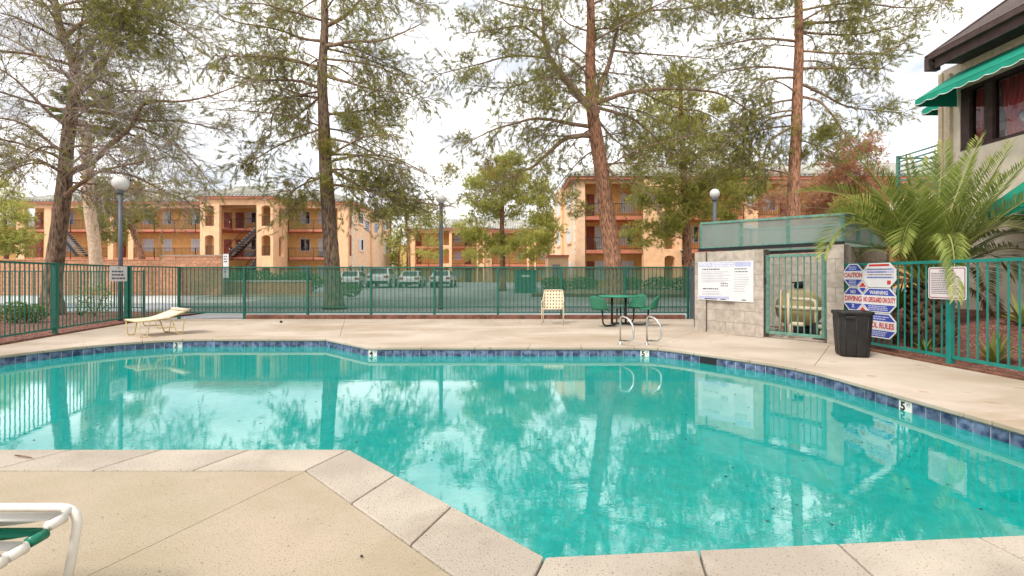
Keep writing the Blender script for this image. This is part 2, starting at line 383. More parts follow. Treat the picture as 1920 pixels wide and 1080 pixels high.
for poly, m in slabs:
    q = offset_poly(poly[::-1], -.0022 if m == 'deck' else -.004)
    MB().prism(q, -.10, -.006).build('deck_slab', m, deck)
# coping stones
cop = bpy.data.objects.new('pool_coping', None); COL.objects.link(cop); tag(cop, kind='structure')
def run_len(P):
    L = [0]
    for i in range(len(P)): L.append(L[-1]+(P[(i+1)%len(P)]-P[i]).length)
    return L
def at_len(P, L, s):
    s %= L[-1]; i = max(0, min(len(P)-1, int(np.searchsorted(L, s, 'right'))-1)); a, b = P[i], P[(i+1)%len(P)]
    d = (b-a); q = (s-L[i])/max(1e-9, d.length); return a+d*q, d.normalized(), i
AL = run_len(A)
def stone(pin, pout, near):
    gap = .0048 if near else .0022
    poly = (pin+pout[::-1])[::-1]
    q = offset_poly(poly, -gap)
    n = len(pin); m = MB()
    # rounded nose on the pool side: top verts of inner edge lowered ring
    m.prism(q, -.052, .0)
    me = m.mesh('coping_stone', 'coping' if near else 'deckfar', bevel=.007 if near else .012, seg=2)
    return link('coping_stone', me, cop)
k = 0
segs = []
for k in range(NA):
    a, b = A[k], A[(k+1)%NA]; oa, ob = O[k], O[(k+1)%NA]
    segs.append((a, b, oa, ob))
# group short rounded segments into stones, split long ones
acc = None
for a, b, oa, ob in segs:
    Ls = (b-a).length
    near = min(a.y, b.y) < 3.6 and a.x < 4.3
    if Ls > .62:
        if acc: stone(acc[0], acc[1], False); acc = None
        n = max(1, round(Ls/(.70 if near else .95)))
        js = [0]+[(i+(random.uniform(-.08,.08) if near else 0))/n for i in range(1, n)]+[1]
        for i in range(n):
            t0, t1 = js[i], js[i+1]
            stone([a.lerp(b,t0), a.lerp(b,t1)], [oa.lerp(ob,t0), oa.lerp(ob,t1)], near)
    else:
        if acc is None: acc = ([a,b],[oa,ob])
        else: acc[0].append(b); acc[1].append(ob)
        if sum((acc[0][i+1]-acc[0][i]).length for i in range(len(acc[0])-1)) > .55:
            stone(acc[0], acc[1], False); acc = None
if acc: stone(acc[0], acc[1], False)
# basin
fl = lambda p: -1.0-.55*max(0, min(1, (p[0]+6)/9))
n = NA
bas = MB()
bas.add([(p.x,p.y,-.058) for p in Wl]+[(p.x,p.y,fl(p)) for p in Wl], [[i,n+i,n+(i+1)%n,(i+1)%n] for i in range(n)])
basin = bas.build('pool_basin', 'plaster'); tag(basin, kind='structure')
flm = MB().add([(p.x,p.y,fl(p)) for p in Wl], [list(range(n))]); 
me = flm.mesh('basin_floor', 'floorplaster'); bm = bmesh.new(); bm.from_mesh(me); bmesh.ops.triangulate(bm, faces=bm.faces); bm.to_mesh(me); bm.free()
link('basin_floor', me, basin)
gb_ = offset_poly(A, .0285); MB().add([(p.x,p.y,-.0585) for p in gb_]+[(p.x,p.y,-.215) for p in gb_], [[i,n+i,n+(i+1)%n,(i+1)%n] for i in range(n)]).build('grout_band', 'grout', basin)
# entry steps in the far left corner of the pool
for i in range(3):
    q = [(-8.3,8.0-.0*i),(-6.9+.0*i-.35*i+.3,9.75),(-8.4,9.75)]
    MB().prism([(-8.45,6.6+.35*i),(-7.0-.36*i,9.9),(-8.45,9.9)], -1.1, -.95+.2*i).build('entry_step', 'plaster', basin)
# waterline tiles
WL = run_len(Wl); TW = .152
def proj(p): return 960+p[0]*F/p[1], HZ+(CH-p[2])*F/p[1]
def s_at_px(px, ymin, smin=None):
    best = None
    for j in range(4000):
        s = WL[-1]*j/4000; p, d, i = at_len(Wl, WL, s)
        if p.y > ymin and p.x > -9:
            e = abs(proj((p.x,p.y,0))[0]-px)
            if best is None or e < best[0]: best = (e, s)
    return best[1]
marks = [(s_at_px(340,9.0),'3'), (s_at_px(705,8.2),'4'), (s_at_px(1204,8.2),'5'), (s_at_px(1708,3.95),'5')]
skim = s_at_px(1330, 7)
tm = MB().box((-TW/2+.0038,0,-TW/2+.0018),(TW/2-.0038,.008,TW/2-.0018)).mesh('tile', 'tile', bevel=.0022)
mm = MB().box((-TW/2+.001,0,-TW/2+.001),(TW/2-.001,.009,TW/2-.001)).mesh('depth_marker', 'marker', bevel=.0015)
ntile = 0
NT = int(WL[-1]/TW); step = WL[-1]/NT
mark_ids = {round(s/step-.5): t for s, t in marks}; skim_id = round(skim/step-.5)
for j in range(NT):
    s = (j+.5)*step; p, d, i = at_len(Wl, WL, s)
    facing = Vector((-d.y, d.x))   # inward normal of the ccw outline
    # only tiles whose face can be seen from around the camera
    if facing.dot(Vector((0,0))-p) < 0: continue
    rz = math.atan2(-d.y, -d.x)
    loc = (p.x, p.y, -.058-TW/2)
    inn = Vector((math.cos(rz+math.pi/2), math.sin(rz+math.pi/2)))
    if inn.dot(facing) < 0: rz += math.pi
    if j in (skim_id, skim_id+1): continue
    if j in mark_ids:
        o = link('depth_marker', mm, basin, loc=loc, rz=rz)
        nrm = Vector((facing.x, facing.y, 0)); u = Vector((0,0,1)).cross(nrm)
        for body, sz, du, dv, bold in ((mark_ids[j], .125, -.026, .012, .004), ('FT', .05, .040, .038, .0)):
            tmh = text_mesh(body, sz, 'ink', 1.0 if len(body) == 1 else .8, bold)
            q = Vector(loc)+nrm*.0105+u*du+Vector((0,0,dv))
            link('numeral' if len(body) == 1 else 'unit_letters', tmh, o, loc=q, rot=frame_rot(u, nrm))
    else:
        link('tile', tm, basin, loc=loc, rz=rz); ntile += 1
p, d, i = at_len(Wl, WL, (skim_id+1)*step); fc = Vector((-d.y, d.x))
sk = MB(); 
u3 = Vector((d.x,d.y,0)); n3 = Vector((fc.x,fc.y,0))
sk.obox(Vector((p.x,p.y,-.215))-u3*.15-n3*.02, u3*.30, n3*.026, Vector((0,0,.155))); sk.build('skimmer_opening', 'dark', basin)
# water
wp = offset_poly(A, .02); wm = MB().add([(p.x,p.y,WATER_Z) for p in wp], [list(range(NA))]).mesh('pool_water', 'water')
bm = bmesh.new(); bm.from_mesh(wm); bmesh.ops.triangulate(bm, faces=bm.faces); bm.to_mesh(wm); bm.free()
tag(link('pool_water', wm), kind='structure')

# ================================================================== GROUND
g = MB()
ys = [14.22,16,22,30,38,47,80,400]
for y0, y1 in zip(ys, ys[1:]): g.add([(-300,y0,gz(y0)-.05),(300,y0,gz(y0)-.05),(300,y1,gz(y1)-.05),(-300,y1,gz(y1)-.05)], [(0,1,2,3)])
g.add([(-300,-60,-.05),(-11.2,-60,-.05),(-11.2,14.22,-.05),(-300,14.22,-.05)], [(0,1,2,3)])
g.add([(7.0,-60,-.05),(300,-60,-.05),(300,14.22,-.05),(7.0,14.22,-.05)], [(0,1,2,3)])
g.add([(-11.2,-60,-.05),(7.0,-60,-.05),(7.0,-2,-.05),(-11.2,-2,-.05)], [(0,1,2,3)])
tag(g.build('ground', 'asphalt'), kind='structure')
# gravel beds
lb = MB(); LFp = [(-10.2,14.3),(-10.42,13.0),(-9.80,10.2),(-9.15,7.6),(-8.1,3.06),(-6.95,-2)]
lb.add([(x,y,-.012) for x,y in LFp]+[(-40,-2,-.012),(-40,17.2,.0),(-10.9,17.2,.0),(-10.9,14.3,-.012)], [list(range(10))[::-1]])
tag(lb.build('gravel_bed', 'gravel'), kind='structure')
def smooth(t): t = max(0, min(1, t)); return t*t*(3-2*t)
RB = [(6.62,-2),(6.26,5.8),(6.18,6.7),(6.08,8.7),(6.04,9.2),(6.02,11.05),(5.47,14.2)]
def rbx(y):
    for (xa,ya),(xb,yb) in zip(RB, RB[1:]):
        if ya <= y <= yb: return xa+(xb-xa)*(y-ya)/(yb-ya)
    return 6
def rbz(x, y): return -.01+.62*smooth((x-rbx(y)-.3)/(9.3-rbx(y)))
vs = []; fs = []; Yg = np.linspace(-2, 14.2, 34); Tg = np.linspace(0, 1, 14)
for y in Yg:
    for t in Tg:
        x = rbx(y)+(14-rbx(y))*t; vs.append((x, y, rbz(x, y)))
nn = len(Tg)
for i in range(len(Yg)-1):
    for j in range(nn-1): fs.append([i*nn+j, i*nn+j+1, (i+1)*nn+j+1, (i+1)*nn+j])
b = MB().add(vs, fs, True).build('gravel_bank', 'gravel'); tag(b, kind='structure')
# loose lava rock scattered over both beds (one mass of stones)
def stones(n, sampler, rmin, rmax):
    O8 = np.array([(1,0,0),(-1,0,0),(0,1,0),(0,-1,0),(0,0,1),(0,0,-1)], float)
    T8 = [(0,2,4),(2,1,4),(1,3,4),(3,0,4),(2,0,5),(1,2,5),(3,1,5),(0,3,5)]
    out = []
    for _ in range(n):
        c = sampler(); r = random.uniform(rmin, rmax); q = O8*rng.uniform(.6,1.2,(6,1))*r*np.array([1,1,.7]); a = random.random()*6.28
        ca, sa = math.cos(a), math.sin(a); q = q@np.array([[ca,sa,0],[-sa,ca,0],[0,0,1]])+np.array(c)
        for t in T8: out += [q[t[0]], q[t[1]], q[t[2]]]
    return np.array(out)
def sl():
    while True:
        y = random.uniform(5, 16.5); x = random.uniform(-17, -9)
        xf = -9.15-(y-7.6)*.243 if y < 13 else (-10.42 if y < 14.3 else -10.95)
        if x < xf: return (x, y, -.005)
def sr():
    while True:
        y = random.uniform(4.2, 11); x = random.uniform(6, 9.3)
        if x > rbx(y)+.03: return (x, y, rbz(x, y)+.005)
me = tri_mesh('lava_rock', np.concatenate([stones(6500, sl, .014, .034), stones(7500, sr, .010, .026)]), 'stones')
tag(link('lava_rock', me), 'small red-brown lava rock covering the planting beds beside the fences', 'gravel', kind='stuff')
# rust coloured edging along the deck edge
def edging(pts, name, label, h=.05, w=.11):
    t = thing(name, label, 'edging', (pts[0][0], pts[0][1], 0))
    for a, b in zip(pts, pts[1:]):
        a, b = Vector(a), Vector(b); Ld = (b-a).length; k = max(1, round(Ld/.6))
        for i in range(k):
            p, q = a.lerp(b, (i+.006)/k), a.lerp(b, (i+.994)/k)
            MB().bar((p.x,p.y,h/2-.02), (q.x,q.y,h/2-.02+random.uniform(-.004,.004)), w, h).build('edging_brick', 'rust', t, bevel=.008)
edging([(-10.50,13.0),(-9.86,10.2),(-9.21,7.6),(-8.9,6.2)], 'edging_strip', 'low rust-red edging along the foot of the left green fence')
edging([(6.13,8.6),(6.22,6.7),(6.30,5.8),(6.42,3.5)], 'edging_strip', 'low rust-red edging along the foot of the right green fence')
edging([(-8.0,14.31),(5.2,14.31)], 'edging_strip', 'low rust-red edging below the green screened fence at the back', .13, .16)
# street side: kerbs, island, planter strip
k = MB()
for x0, x1, y, w in ((-16,-9.2,24.0,.2),):
    k.box((x0,y,gz(y)-.05),(x1,y+w,gz(y)+.10))
tag(k.build('parking_kerb', 'concrete'), 'pale concrete kerb of the parking island behind the screened fence', 'kerb')
isl = MB().prism([(-16,24.2),(-9.2,24.2),(-10.2,29),(-16,30)], gz(24)-.05, gz(27)+.06); tag(isl.build('parking_island', 'dirt'), kind='structure')
b = MB().prism([(1.2,27.2),(24,25),(24,36),(3.6,36)], [gz(26)-.1]*4, [gz(27)+.05,gz(25)+.06,gz(36)+.1,gz(36)+.1]); tag(b.build('planting_bed', 'dirt'), kind='structure')
tag(MB().bar((1.1,27.0,gz(27)+.0),(24,24.8,gz(25)+.0),.22,.26).build('planting_kerb', 'rust'), 'red painted kerb in front of the right apartment building', 'kerb')
tag(MB().prism([(-300,21.5),(-12.5,21.5),(-12.5,27.95),(-300,27.95)], [gz(21.5)-.04]*2+[gz(28)-.04]*2, [gz(21.5)-.03]*2+[gz(28)-.03]*2).build('pavement', 'concrete'), kind='structure')

# ================================================================== FENCES
pk_cache = {}
def fence(name, label, pts, zt, zb, spacing, m='green', posts=None, rails=(), pw=.016, postw=.06, railh=.035, screen=False, ground=0.0, last_post=True, topw=None, pm_mat=None):
    """pts: plan corners (a post at each); posts: extra post spacing; rails: extra rail heights"""
    t = thing(name, label, 'fence', (pts[0][0], pts[0][1], ground))
    key = (m, round(zt-zb, 3), pw)
    if key not in pk_cache: pk_cache[key] = MB().box((-pw/2,-pw/2,0),(pw/2,pw/2,zt-zb)).mesh('picket', pm_mat or m)
    pm = pk_cache[key]
    pkey = ('post', m, round(zt, 3), postw, ground)
    if pkey not in pk_cache:
        pk_cache[pkey] = MB().box((-postw/2,-postw/2,-.03),(postw/2,postw/2,zt-ground+.004)).mesh('post', m, bevel=.004)
    for si, (a, b) in enumerate(zip(pts, pts[1:])):
        a, b = Vector(a), Vector(b); L = (b-a).length; d = (b-a)/L; rz = math.atan2(d.y, d.x)
        nb = max(1, round(L/posts)) if posts else 1
        for j in range(nb):
            p0, p1 = a+d*L*j/nb, a+d*L*(j+1)/nb
            link('post', pk_cache[pkey], t, loc=(p0.x,p0.y,ground), rz=rz)
            q0, q1 = p0+d*postw/2, p1-d*postw/2
            for zr in (zt-railh/2, zb+railh/2)+tuple(rails):
                MB().bar((q0.x,q0.y,zr),(q1.x,q1.y,zr), (topw or .032) if zr > zt-.1 else .03, railh).build('rail', m, t)
            n = max(2, round((p1-p0).length/spacing))
            for i in range(1, n):
                c = p0.lerp(p1, i/n); link('picket', pm, t, loc=(c.x,c.y,zb+.001), rz=rz)
            if screen:
                nrm = Vector((-d.y, d.x)); o0, o1 = q0+nrm*.03, q1+nrm*.03
                vs = []; K = 8
                for r_, zz in enumerate((zb+.03, (zb+zt)/2, zt-.02)):
                    for i in range(K+1):
                        c = o0.lerp(o1, i/K)+nrm*(.012*math.sin(i*2.1+r_*1.7+j)); vs.append((c.x,c.y,zz))
                fs = [[r_*(K+1)+i, r_*(K+1)+i+1, (r_+1)*(K+1)+i+1, (r_+1)*(K+1)+i] for r_ in range(2) for i in range(K)]
                MB().add(vs, fs, True).build('privacy_screen', 'screen', t)
        if si == len(pts)-2 and last_post: link('post', pk_cache[pkey], t, loc=(b.x,b.y,ground), rz=rz)
    return t
C0 = Vector((-10.58,13.04))
LD = Vector((.67,-2.75)).normalized()
lp = [C0+LD*2.83*i for i in range(3, -1, -1)]
fence('metal_fence', 'dark green picket fence along the left side of the deck, in front of gravel', [tuple(p) for p in lp], 1.56, .12, .125, posts=2.83, postw=.075, railh=.04)
fence('metal_fence', 'short green picket fence panel between the left corner post and the screened fence', [(-10.54,13.10),(-10.11,14.4)], 1.565, .10, .095)
fence('metal_fence', 'long green fence covered with green mesh screen at the back of the deck', [(-10.10,14.4),(-8.12,14.4),(5.34,14.4)], 1.565, .16, .118, posts=1.92, rails=(.345,), screen=True, postw=.065, pw=.011, pm_mat='blackgreen')
fence('metal_fence', 'green picket fence behind the gravel bed and the leftmost pine', [(-26,17.5),(-14.4,17.5)], 1.47, .10, .125, posts=2.3, ground=.0)
fence('metal_fence', 'green picket fence section behind the lamp post at the left', [(-14.4,17.52),(-13.6,17.52),(-10.85,14.0)], 1.47, .10, .125)
fence('metal_fence', 'bright green picket fence on the right in front of palm and gravel bank', [(6.14,8.72),(6.235,6.755),(6.34,4.6),(6.45,2.5)], 1.50, .10, .125, m='greenr', postw=.07, railh=.045, topw=.045)
# grey gate beside the pump enclosure
gt = thing('metal_gate', 'narrow dark grey gate between the screened fence and block enclosure', 'gate', (5.36,14.3,0))
for x, y in ((5.40,14.28),(4.62,11.9)):
    MB().box((x-.04,y-.04,0),(x+.04,y+.04,1.56)).build('post', 'lamppost', gt)
for z in (.15,1.5): MB().bar((5.40,14.24,z),(4.62,11.94,z),.04,.04).build('rail', 'lamppost', gt)
for i in range(1, 16):
    x, y = 5.40-.78*i/16, 14.24-2.30*i/16; MB().box((x-.009,y-.009,.16),(x+.009,y+.009,1.49)).build('picket', 'lamppost', gt)

# ================================================================== PUMP ENCLOSURE (concrete block)
E0 = Vector((4.30,11.10)); ED = Vector((.6,-.8)); EN = Vector((-.8,-.6))   # along facade, outward (towards the pool)
def E(s, o=0, z=0): q = E0+ED*s+EN*o; return Vector((q.x, q.y, z))
en = thing('pump_enclosure', 'grey concrete block pump enclosure with mesh cage on top', 'enclosure', E(0))
def block_wall(parent, s0, s1, o0, th, z0, z1, bl=.45, bh=.262, m='cmu', axis='s'):
    """running-bond wall of separate blocks; along s (facade) or o (depth)"""
    rows = round((z1-z0)/bh); h = (z1-z0)/rows
    core = MB(); P = lambda s, o, z: E(s, o, z) if axis == 's' else E(o, s, z)
    a, b = P(s0+.004, o0-th+.006, z0), P(s1-.004, o0-.006, z1-.006)
    u = P(s1-.004, o0-th+.006, z0)-a; v = P(s0+.004, o0-.006, z0)-a
    core.obox(a, u, v, Vector((0,0,z1-z0-.006))); core.build('mortar_core', 'mortar', parent)
    for r in range(rows):
        x = s0; first = bl if r % 2 == 0 else bl/2; za = z0+r*h
        w = first
        while x < s1-.01:
            e = min(s1, x+w)
            if s1-e < .08: e = s1
            a = P(x+.004, o0-th, za+.004); u = P(e-.004, o0-th, za+.004)-a; v = P(x+.004, o0, za+.004)-a
            MB().obox(a, u, v, Vector((0,0,h-.008))).build('concrete_block', m, parent)
            x = e; w = bl
block_wall(en, 0.0, .28, .05, .25, 0, 1.83)
block_wall(en, .28, .95, .0, .2, 0, 1.83)
block_wall(en, .95, 1.57, .05, .25, 0, 1.83)
block_wall(en, 2.72, 3.0, .03, .28, 0, 1.86, bl=.28)
block_wall(en, -.02, 3.0, -2.35, .2, 0, 1.83)              # back wall seen through the gate
block_wall(en, -2.3, -.26, .2, .2, 0, 1.83, axis='o')      # left side wall
block_wall(en, -2.3, -.26, 3.0, .2, 0, 1.83, axis='o')     # right side wall
MB().prism([E(0,.05).xy, E(0,-2.55).xy, E(3.0,-2.55).xy, E(3.0,.03).xy][::-1], -.02, .004).build('floor_slab', 'deckfar', en)
# dark roof frame, mesh cage on top
for o in (-.03, -2.4):
    MB().bar(E(.06,o,1.88), E(2.98,o,1.88), .06, .07).build('roof_beam', 'dark', en)
cg = [(.10,-.05),(2.95,-.05),(2.95,-2.4),(.10,-2.4)]
ztop = [2.50,2.42,2.42,2.50]
for i in range(4):
    (s0,o0),(s1,o1) = cg[i], cg[(i+1)%4]
    a0, b0 = E(s0,o0,1.92), E(s1,o1,1.92); a1, b1 = E(s0,o0,ztop[i]), E(s1,o1,ztop[(i+1)%4])
    MB().add([a0,b0,b1,a1], [(0,1,2,3)]).build('cage_screen', 'cagemesh', en)
    kk = 3
    for j in range(kk):
        q = j/kk; MB().bar(a0.lerp(b0,q), a1.lerp(b1,q), .045, .045).build('cage_post', 'greenpale', en)
    MB().bar(a1, b1, .045).build('cage_rail', 'greenpale', en); MB().bar(a0, b0, .045).build('cage_rail', 'greenpale', en)
# gate
pg = thing('enclosure_gate', 'pale green metal gate of the pump enclosure, in front of tank', 'gate', E(1.62,.0))
for s in (1.63, 2.66): MB().bar(E(s,0,.10), E(s,0,1.70), .06).build('stile', 'greenpale', pg, bevel=.004)
for z in (.12, 1.68): MB().bar(E(1.66,0,z), E(2.63,0,z), .055).build('rail', 'greenpale', pg, bevel=.004)
for i in range(1, 9): MB().bar(E(1.63+1.03*i/9,0,.147), E(1.63+1.03*i/9,0,1.652), .018).build('picket', 'greenpale', pg)
MB().obox(E(1.575,-.02,1.12), E(.05,0,0)-E(0,0,0), E(0,.05,0)-E(0,0,0), Vector((0,0,.12))).build('latch', 'blackmetal', pg)
# filter tank and pipes
tk = thing('filter_tank', 'yellow-beige filter tank with black valve behind the enclosure gate', 'tank', E(1.75,-1.1))
c = E(1.72,-1.25,.15); prof = [(.0,.0),(.22,.03),(.36,.12),(.44,.27),(.46,.42),(.44,.57),(.36,.71),(.22,.80),(.08,.84),(0,.845)]
MB().lathe(prof, c, 28).build('tank_body', 'tank', tk)
MB().lathe([(.47,.40),(.47,.44)], c, 28).build('clamp_band', 'pvc', tk)
MB().lathe([(.10,-.15),(.30,-.15),(.28,.04),(.10,.04)], c, 20).build('tank_foot', 'dark', tk)
vb = MB().lathe([(.09,.85),(.10,.93),(.06,1.0)], c, 14); vb.build('valve_head', 'dark', tk)
MB().bar(c+Vector((-.16,0,.98)), c+Vector((.12,0,1.0)), .03).build('valve_handle', 'dark', tk)
pp = thing('pump_pipes', 'beige plastic pipes and pump in front of the filter tank', 'pipes', E(2.1,-.5))
def pipe(pts, r=.026, m='pvc', name='pipe'):
    return MB().tube(pts, r, 10).build(name, m, pp)
pipe([E(1.58,-.45,.62),E(2.85,-.45,.62)], .04); pipe([E(1.72,-.35,.05),E(1.72,-.35,.98)]); pipe([E(1.86,-.4,.05),E(1.86,-.4,.92)])
pipe([E(1.80,-.5,.80),E(2.25,-.5,.80),E(2.32,-.5,.77),E(2.34,-.5,.70),E(2.34,-.5,.25)], .035)
pipe([E(1.95,-.3,.05),E(1.95,-.3,.25),E(1.98,-.3,.30),E(2.2,-.3,.30)], .045); pipe([E(2.45,-.35,.28),E(2.78,-.35,.28),E(2.80,-.35,.05)], .045)
MB().lathe([(.0,0),(.11,0),(.12,.06),(.12,.26),(.09,.30),(0,.30)], E(2.36,-.55,.04), 16).build('pump_basket', 'blackmetal', pp)
MB().tube([E(2.40,-.55,.16),E(2.75,-.55,.16)], .10, 14).build('pump_motor', 'boxgrey', pp)
MB().lathe([(.0,0),(.05,0),(.05,.10),(0,.12)], E(2.55,-.25,.10), 12).build('chlorine_bottle', 'tank', pp)
MB().obox(E(1.68,-.28,.14), ED.to_3d()*.10, EN.to_3d()*.05, Vector((0,0,.03))).build('tap_handle', 'steel', pp)
eb = thing('switch_box', 'grey electrical boxes with conduit on the enclosure back wall', 'switch box', E(2.2,-2.33,1.0))
for s, z, w, h in ((2.05,1.14,.34,.05),(2.18,1.19,.12,.18),(2.55,1.05,.24,.50)):
    MB().obox(E(s,-2.34,z), ED.to_3d()*w, EN.to_3d()*.12, Vector((0,0,h))).build('box_housing', 'boxgrey', eb)
MB().tube([E(2.15,-2.3,.4),E(2.15,-2.3,1.14)], .015, 6).build('conduit', 'boxgrey', eb)

# ================================================================== SIGNS
def plate(poly, o, u, v, n, th): return MB().extr([o+u*a+v*b for a, b in poly], n*th)
def rect(a, b, c, d): return [(a,b),(c,b),(c,d),(a,d)]
UP = Vector((0,0,1))
def print_lines(name, parent, o, u, n, x0, x1, ylist, h, m, seed=0, fill=.85, off=.002):
    rr = random.Random(seed); mb = MB()
    for y in ylist:
        x = x0; end = x0+(x1-x0)*rr.uniform(fill*.75, 1)
        while x < end:
            w = rr.uniform(.8, 2.6)*h*1.3; e = min(end, x+w)
            mb.add([o+u*x+UP*(y-h/2)+n*off, o+u*e+UP*(y-h/2)+n*off, o+u*e+UP*(y+h/2)+n*off, o+u*x+UP*(y+h/2)+n*off], [(0,1,2,3)]); x = e+h*.55
    return tag(mb.build(name, m, parent), kind='stuff')
def letters(parent, body, size, m, o, u, n, x, y, sx=1, bold=0, off=.003, name='lettering'):
    return link(name, text_mesh(body, size, m, sx, bold), parent, loc=o+u*x+UP*y+n*off, rot=frame_rot(u, n))
# big white rules board on the block wall
u = ED.to_3d(); n = EN.to_3d(); o = E(.10, .056, .74)
rb = thing('rules_board', 'large white pool rules board on the grey block wall', 'sign', o)
plate([(0,0),(1.27,-.02),(1.27,.86),(0,.86)], o, u, UP, n, .012).build('board', 'signwhite', rb)
o2 = o+n*.012
plate(rect(.02,.74,1.22,.84), o2, u, UP, n, .001).build('heading_band', 'lilac', rb)
letters(rb, 'POOL', .10, 'signwhite', o2, u, n, .18, .79, 1.1, .003); print_lines('heading_lines', rb, o2, u, n, .34, 1.0, (.81,.765), .028, 'signwhite', 3, 1)
print_lines('printed_lines', rb, o2, u, n, .10, .62, (.69,), .026, 'greyink', 4, 1); print_lines('printed_lines', rb, o2, u, n, .86, 1.16, (.69,.63), .020, 'greyink', 5, 1)
print_lines('printed_lines', rb, o2, u, n, .08, .78, [.63-.037*i for i in range(7)], .010, 'paleink', 6, .95)
print_lines('printed_lines', rb, o2, u, n, .55, .75, (.37,.32), .020, 'greyink', 7, 1); print_lines('printed_lines', rb, o2, u, n, .12, .58, (.25,), .026, 'greyink', 8, 1)
print_lines('printed_lines', rb, o2, u, n, .10, .60, (.19,.15,.12), .010, 'paleink', 9, .95); print_lines('printed_lines', rb, o2, u, n, .85, 1.18, [.56-.05*i for i in range(8)], .010, 'paleink', 10, .9)
plate(rect(.02,.02,.74,.085), o2, u, UP, n, .001).build('foot_band', 'lilac', rb)
for a, b in ((.16,.46),(.54,.66),(1.02,1.11)): plate(rect(a,.012,b,.032), o2, u, UP, n, .0015).build('printed_bar', 'ink', rb)
# octagon cluster on the right fence
FN = Vector((-1,-.05,0)).normalized(); FU = Vector((.05,-1,0)).normalized()
so_ = Vector((6.10,8.72,0))+FN*.035
oc = thing('safety_signs', 'cluster of blue white and red octagonal pool safety signs on right fence', 'sign', so_)
def octagon(a, b, c, d, k): return [(a+k,b),(c-k,b),(c,b+k),(c,d-k),(c-k,d),(a+k,d),(a,d-k),(a,b+k)]
def octa(cx0, cx1, cy0, cy1, title, top=None, sub=None, lines=True, seed=0, plain=False, tsize=.12, tsx=.8):
    k = .12; g_ = plate(octagon(cx0,cy0,cx1,cy1,k), so_, FU, UP, FN, .006).build('octagon_panel', 'signwhite', oc)
    oo = so_+FN*.006; h = cy1-cy0; ym = (cy0+cy1)/2; i = .018
    if not plain:
        yb, yt = ym-.19*h, ym+.19*h
        inn = octagon(cx0+i,cy0+i,cx1-i,cy1-i,k)
        # upper and lower blue fields clipped by the octagon
        up = [(cx0+i+max(0,yt-(cy1-i-k)),yt),(cx1-i-max(0,yt-(cy1-i-k)),yt),(cx1-i,max(yt,cy1-i-k)),(cx1-i-k,cy1-i),(cx0+i+k,cy1-i),(cx0+i,max(yt,cy1-i-k))]
        lo = [(cx0+i+max(0,(cy0+i+k)-yb),yb),(cx0+i,min(yb,cy0+i+k)),(cx0+i+k,cy0+i),(cx1-i-k,cy0+i),(cx1-i,min(yb,cy0+i+k)),(cx1-i-max(0,(cy0+i+k)-yb),yb)]
        plate(up, oo, FU, UP, FN, .0012).build('upper_field', 'signblue', g_)
        plate(lo, oo, FU, UP, FN, .0012).build('lower_field', 'signblue', g_)
        if title: letters(g_, title, tsize, 'signred', oo, FU, FN, (cx0+cx1)/2, ym, tsx, .003)
        if top: letters(g_, top, .085, 'signwhite', oo, FU, FN, (cx0+cx1)/2, ym+.30*h, .9, .002)
        else: print_lines('printed_lines', g_, oo, FU, FN, cx0+k, cx1-k, (ym+.27*h, ym+.36*h), .02, 'lilac', seed, 1)
        if sub: letters(g_, sub, .09, 'signwhite', oo, FU, FN, (cx0+cx1)/2, ym-.31*h, .9, .002)
        else: print_lines('printed_lines', g_, oo, FU, FN, cx0+k, cx1-k, (ym-.25*h, ym-.32*h, ym-.39*h), .018, 'lilac', seed+1, 1)
    else:
        plate(rect(cx0+.13,cy1-.055,cx1-.13,cy1-.02), oo, FU, UP, FN, .0012).build('heading_field', 'signred', g_)
        for q, (ya, m_) in enumerate(((.30,'lilac'),(.255,'lilac'),(.21,'signpink'),(.165,'lilac'))):
            plate(rect(cx0+.03+.05*(q % 2),cy0+ya-.018,cx1-.04,cy0+ya+.018), oo, FU, UP, FN, .0012).build('text_field', m_, g_)
            print_lines('printed_lines', g_, oo, FU, FN, cx0+.10, cx1-.08, (cy0+ya,), .016, 'signblue' if q % 2 else 'greyink', seed+q, 1)
        plate(rect(cx1-.17,cy0+.05,cx1-.10,cy0+.115), oo, FU, UP, FN, .0012).build('corner_field', 'signred', g_)
octa(.05,.49,1.085,1.49,'CAUTION', seed=11, tsize=.115, tsx=.80)
octa(.49,1.16,1.085,1.49,'', plain=True, seed=20)
octa(.05,.49,.665,1.075,'DIVING', top='NO', sub='X', seed=30, tsize=.125, tsx=.95)
octa(.49,1.16,.665,1.075,'NO LIFEGUARD ON DUTY', top='WARNING', seed=40, tsize=.115, tsx=.47)
octa(.05,.49,.245,.655,'POOL', seed=50)
octa(.49,1.16,.245,.655,'POOL RULES', seed=60, tsize=.125, tsx=.85)
for yy in (1.08, .66):
    dpl = plate([(.49,yy-.11),(.60,yy),(.49,yy+.11),(.38,yy)], so_+FN*.003, FU, UP, FN, .006).build('diamond_panel', 'signwhite', oc)
    plate([(.41,yy+.005),(.57,yy+.005),(.49,yy+.085)], so_+FN*.009, FU, UP, FN, .0012).build('warning_triangle', 'signred', dpl)
    plate([(.43,yy-.035),(.49,yy-.09),(.55,yy-.035),(.55,yy-.01),(.43,yy-.01)], so_+FN*.009, FU, UP, FN, .0012).build('warning_field', 'signblue', dpl)
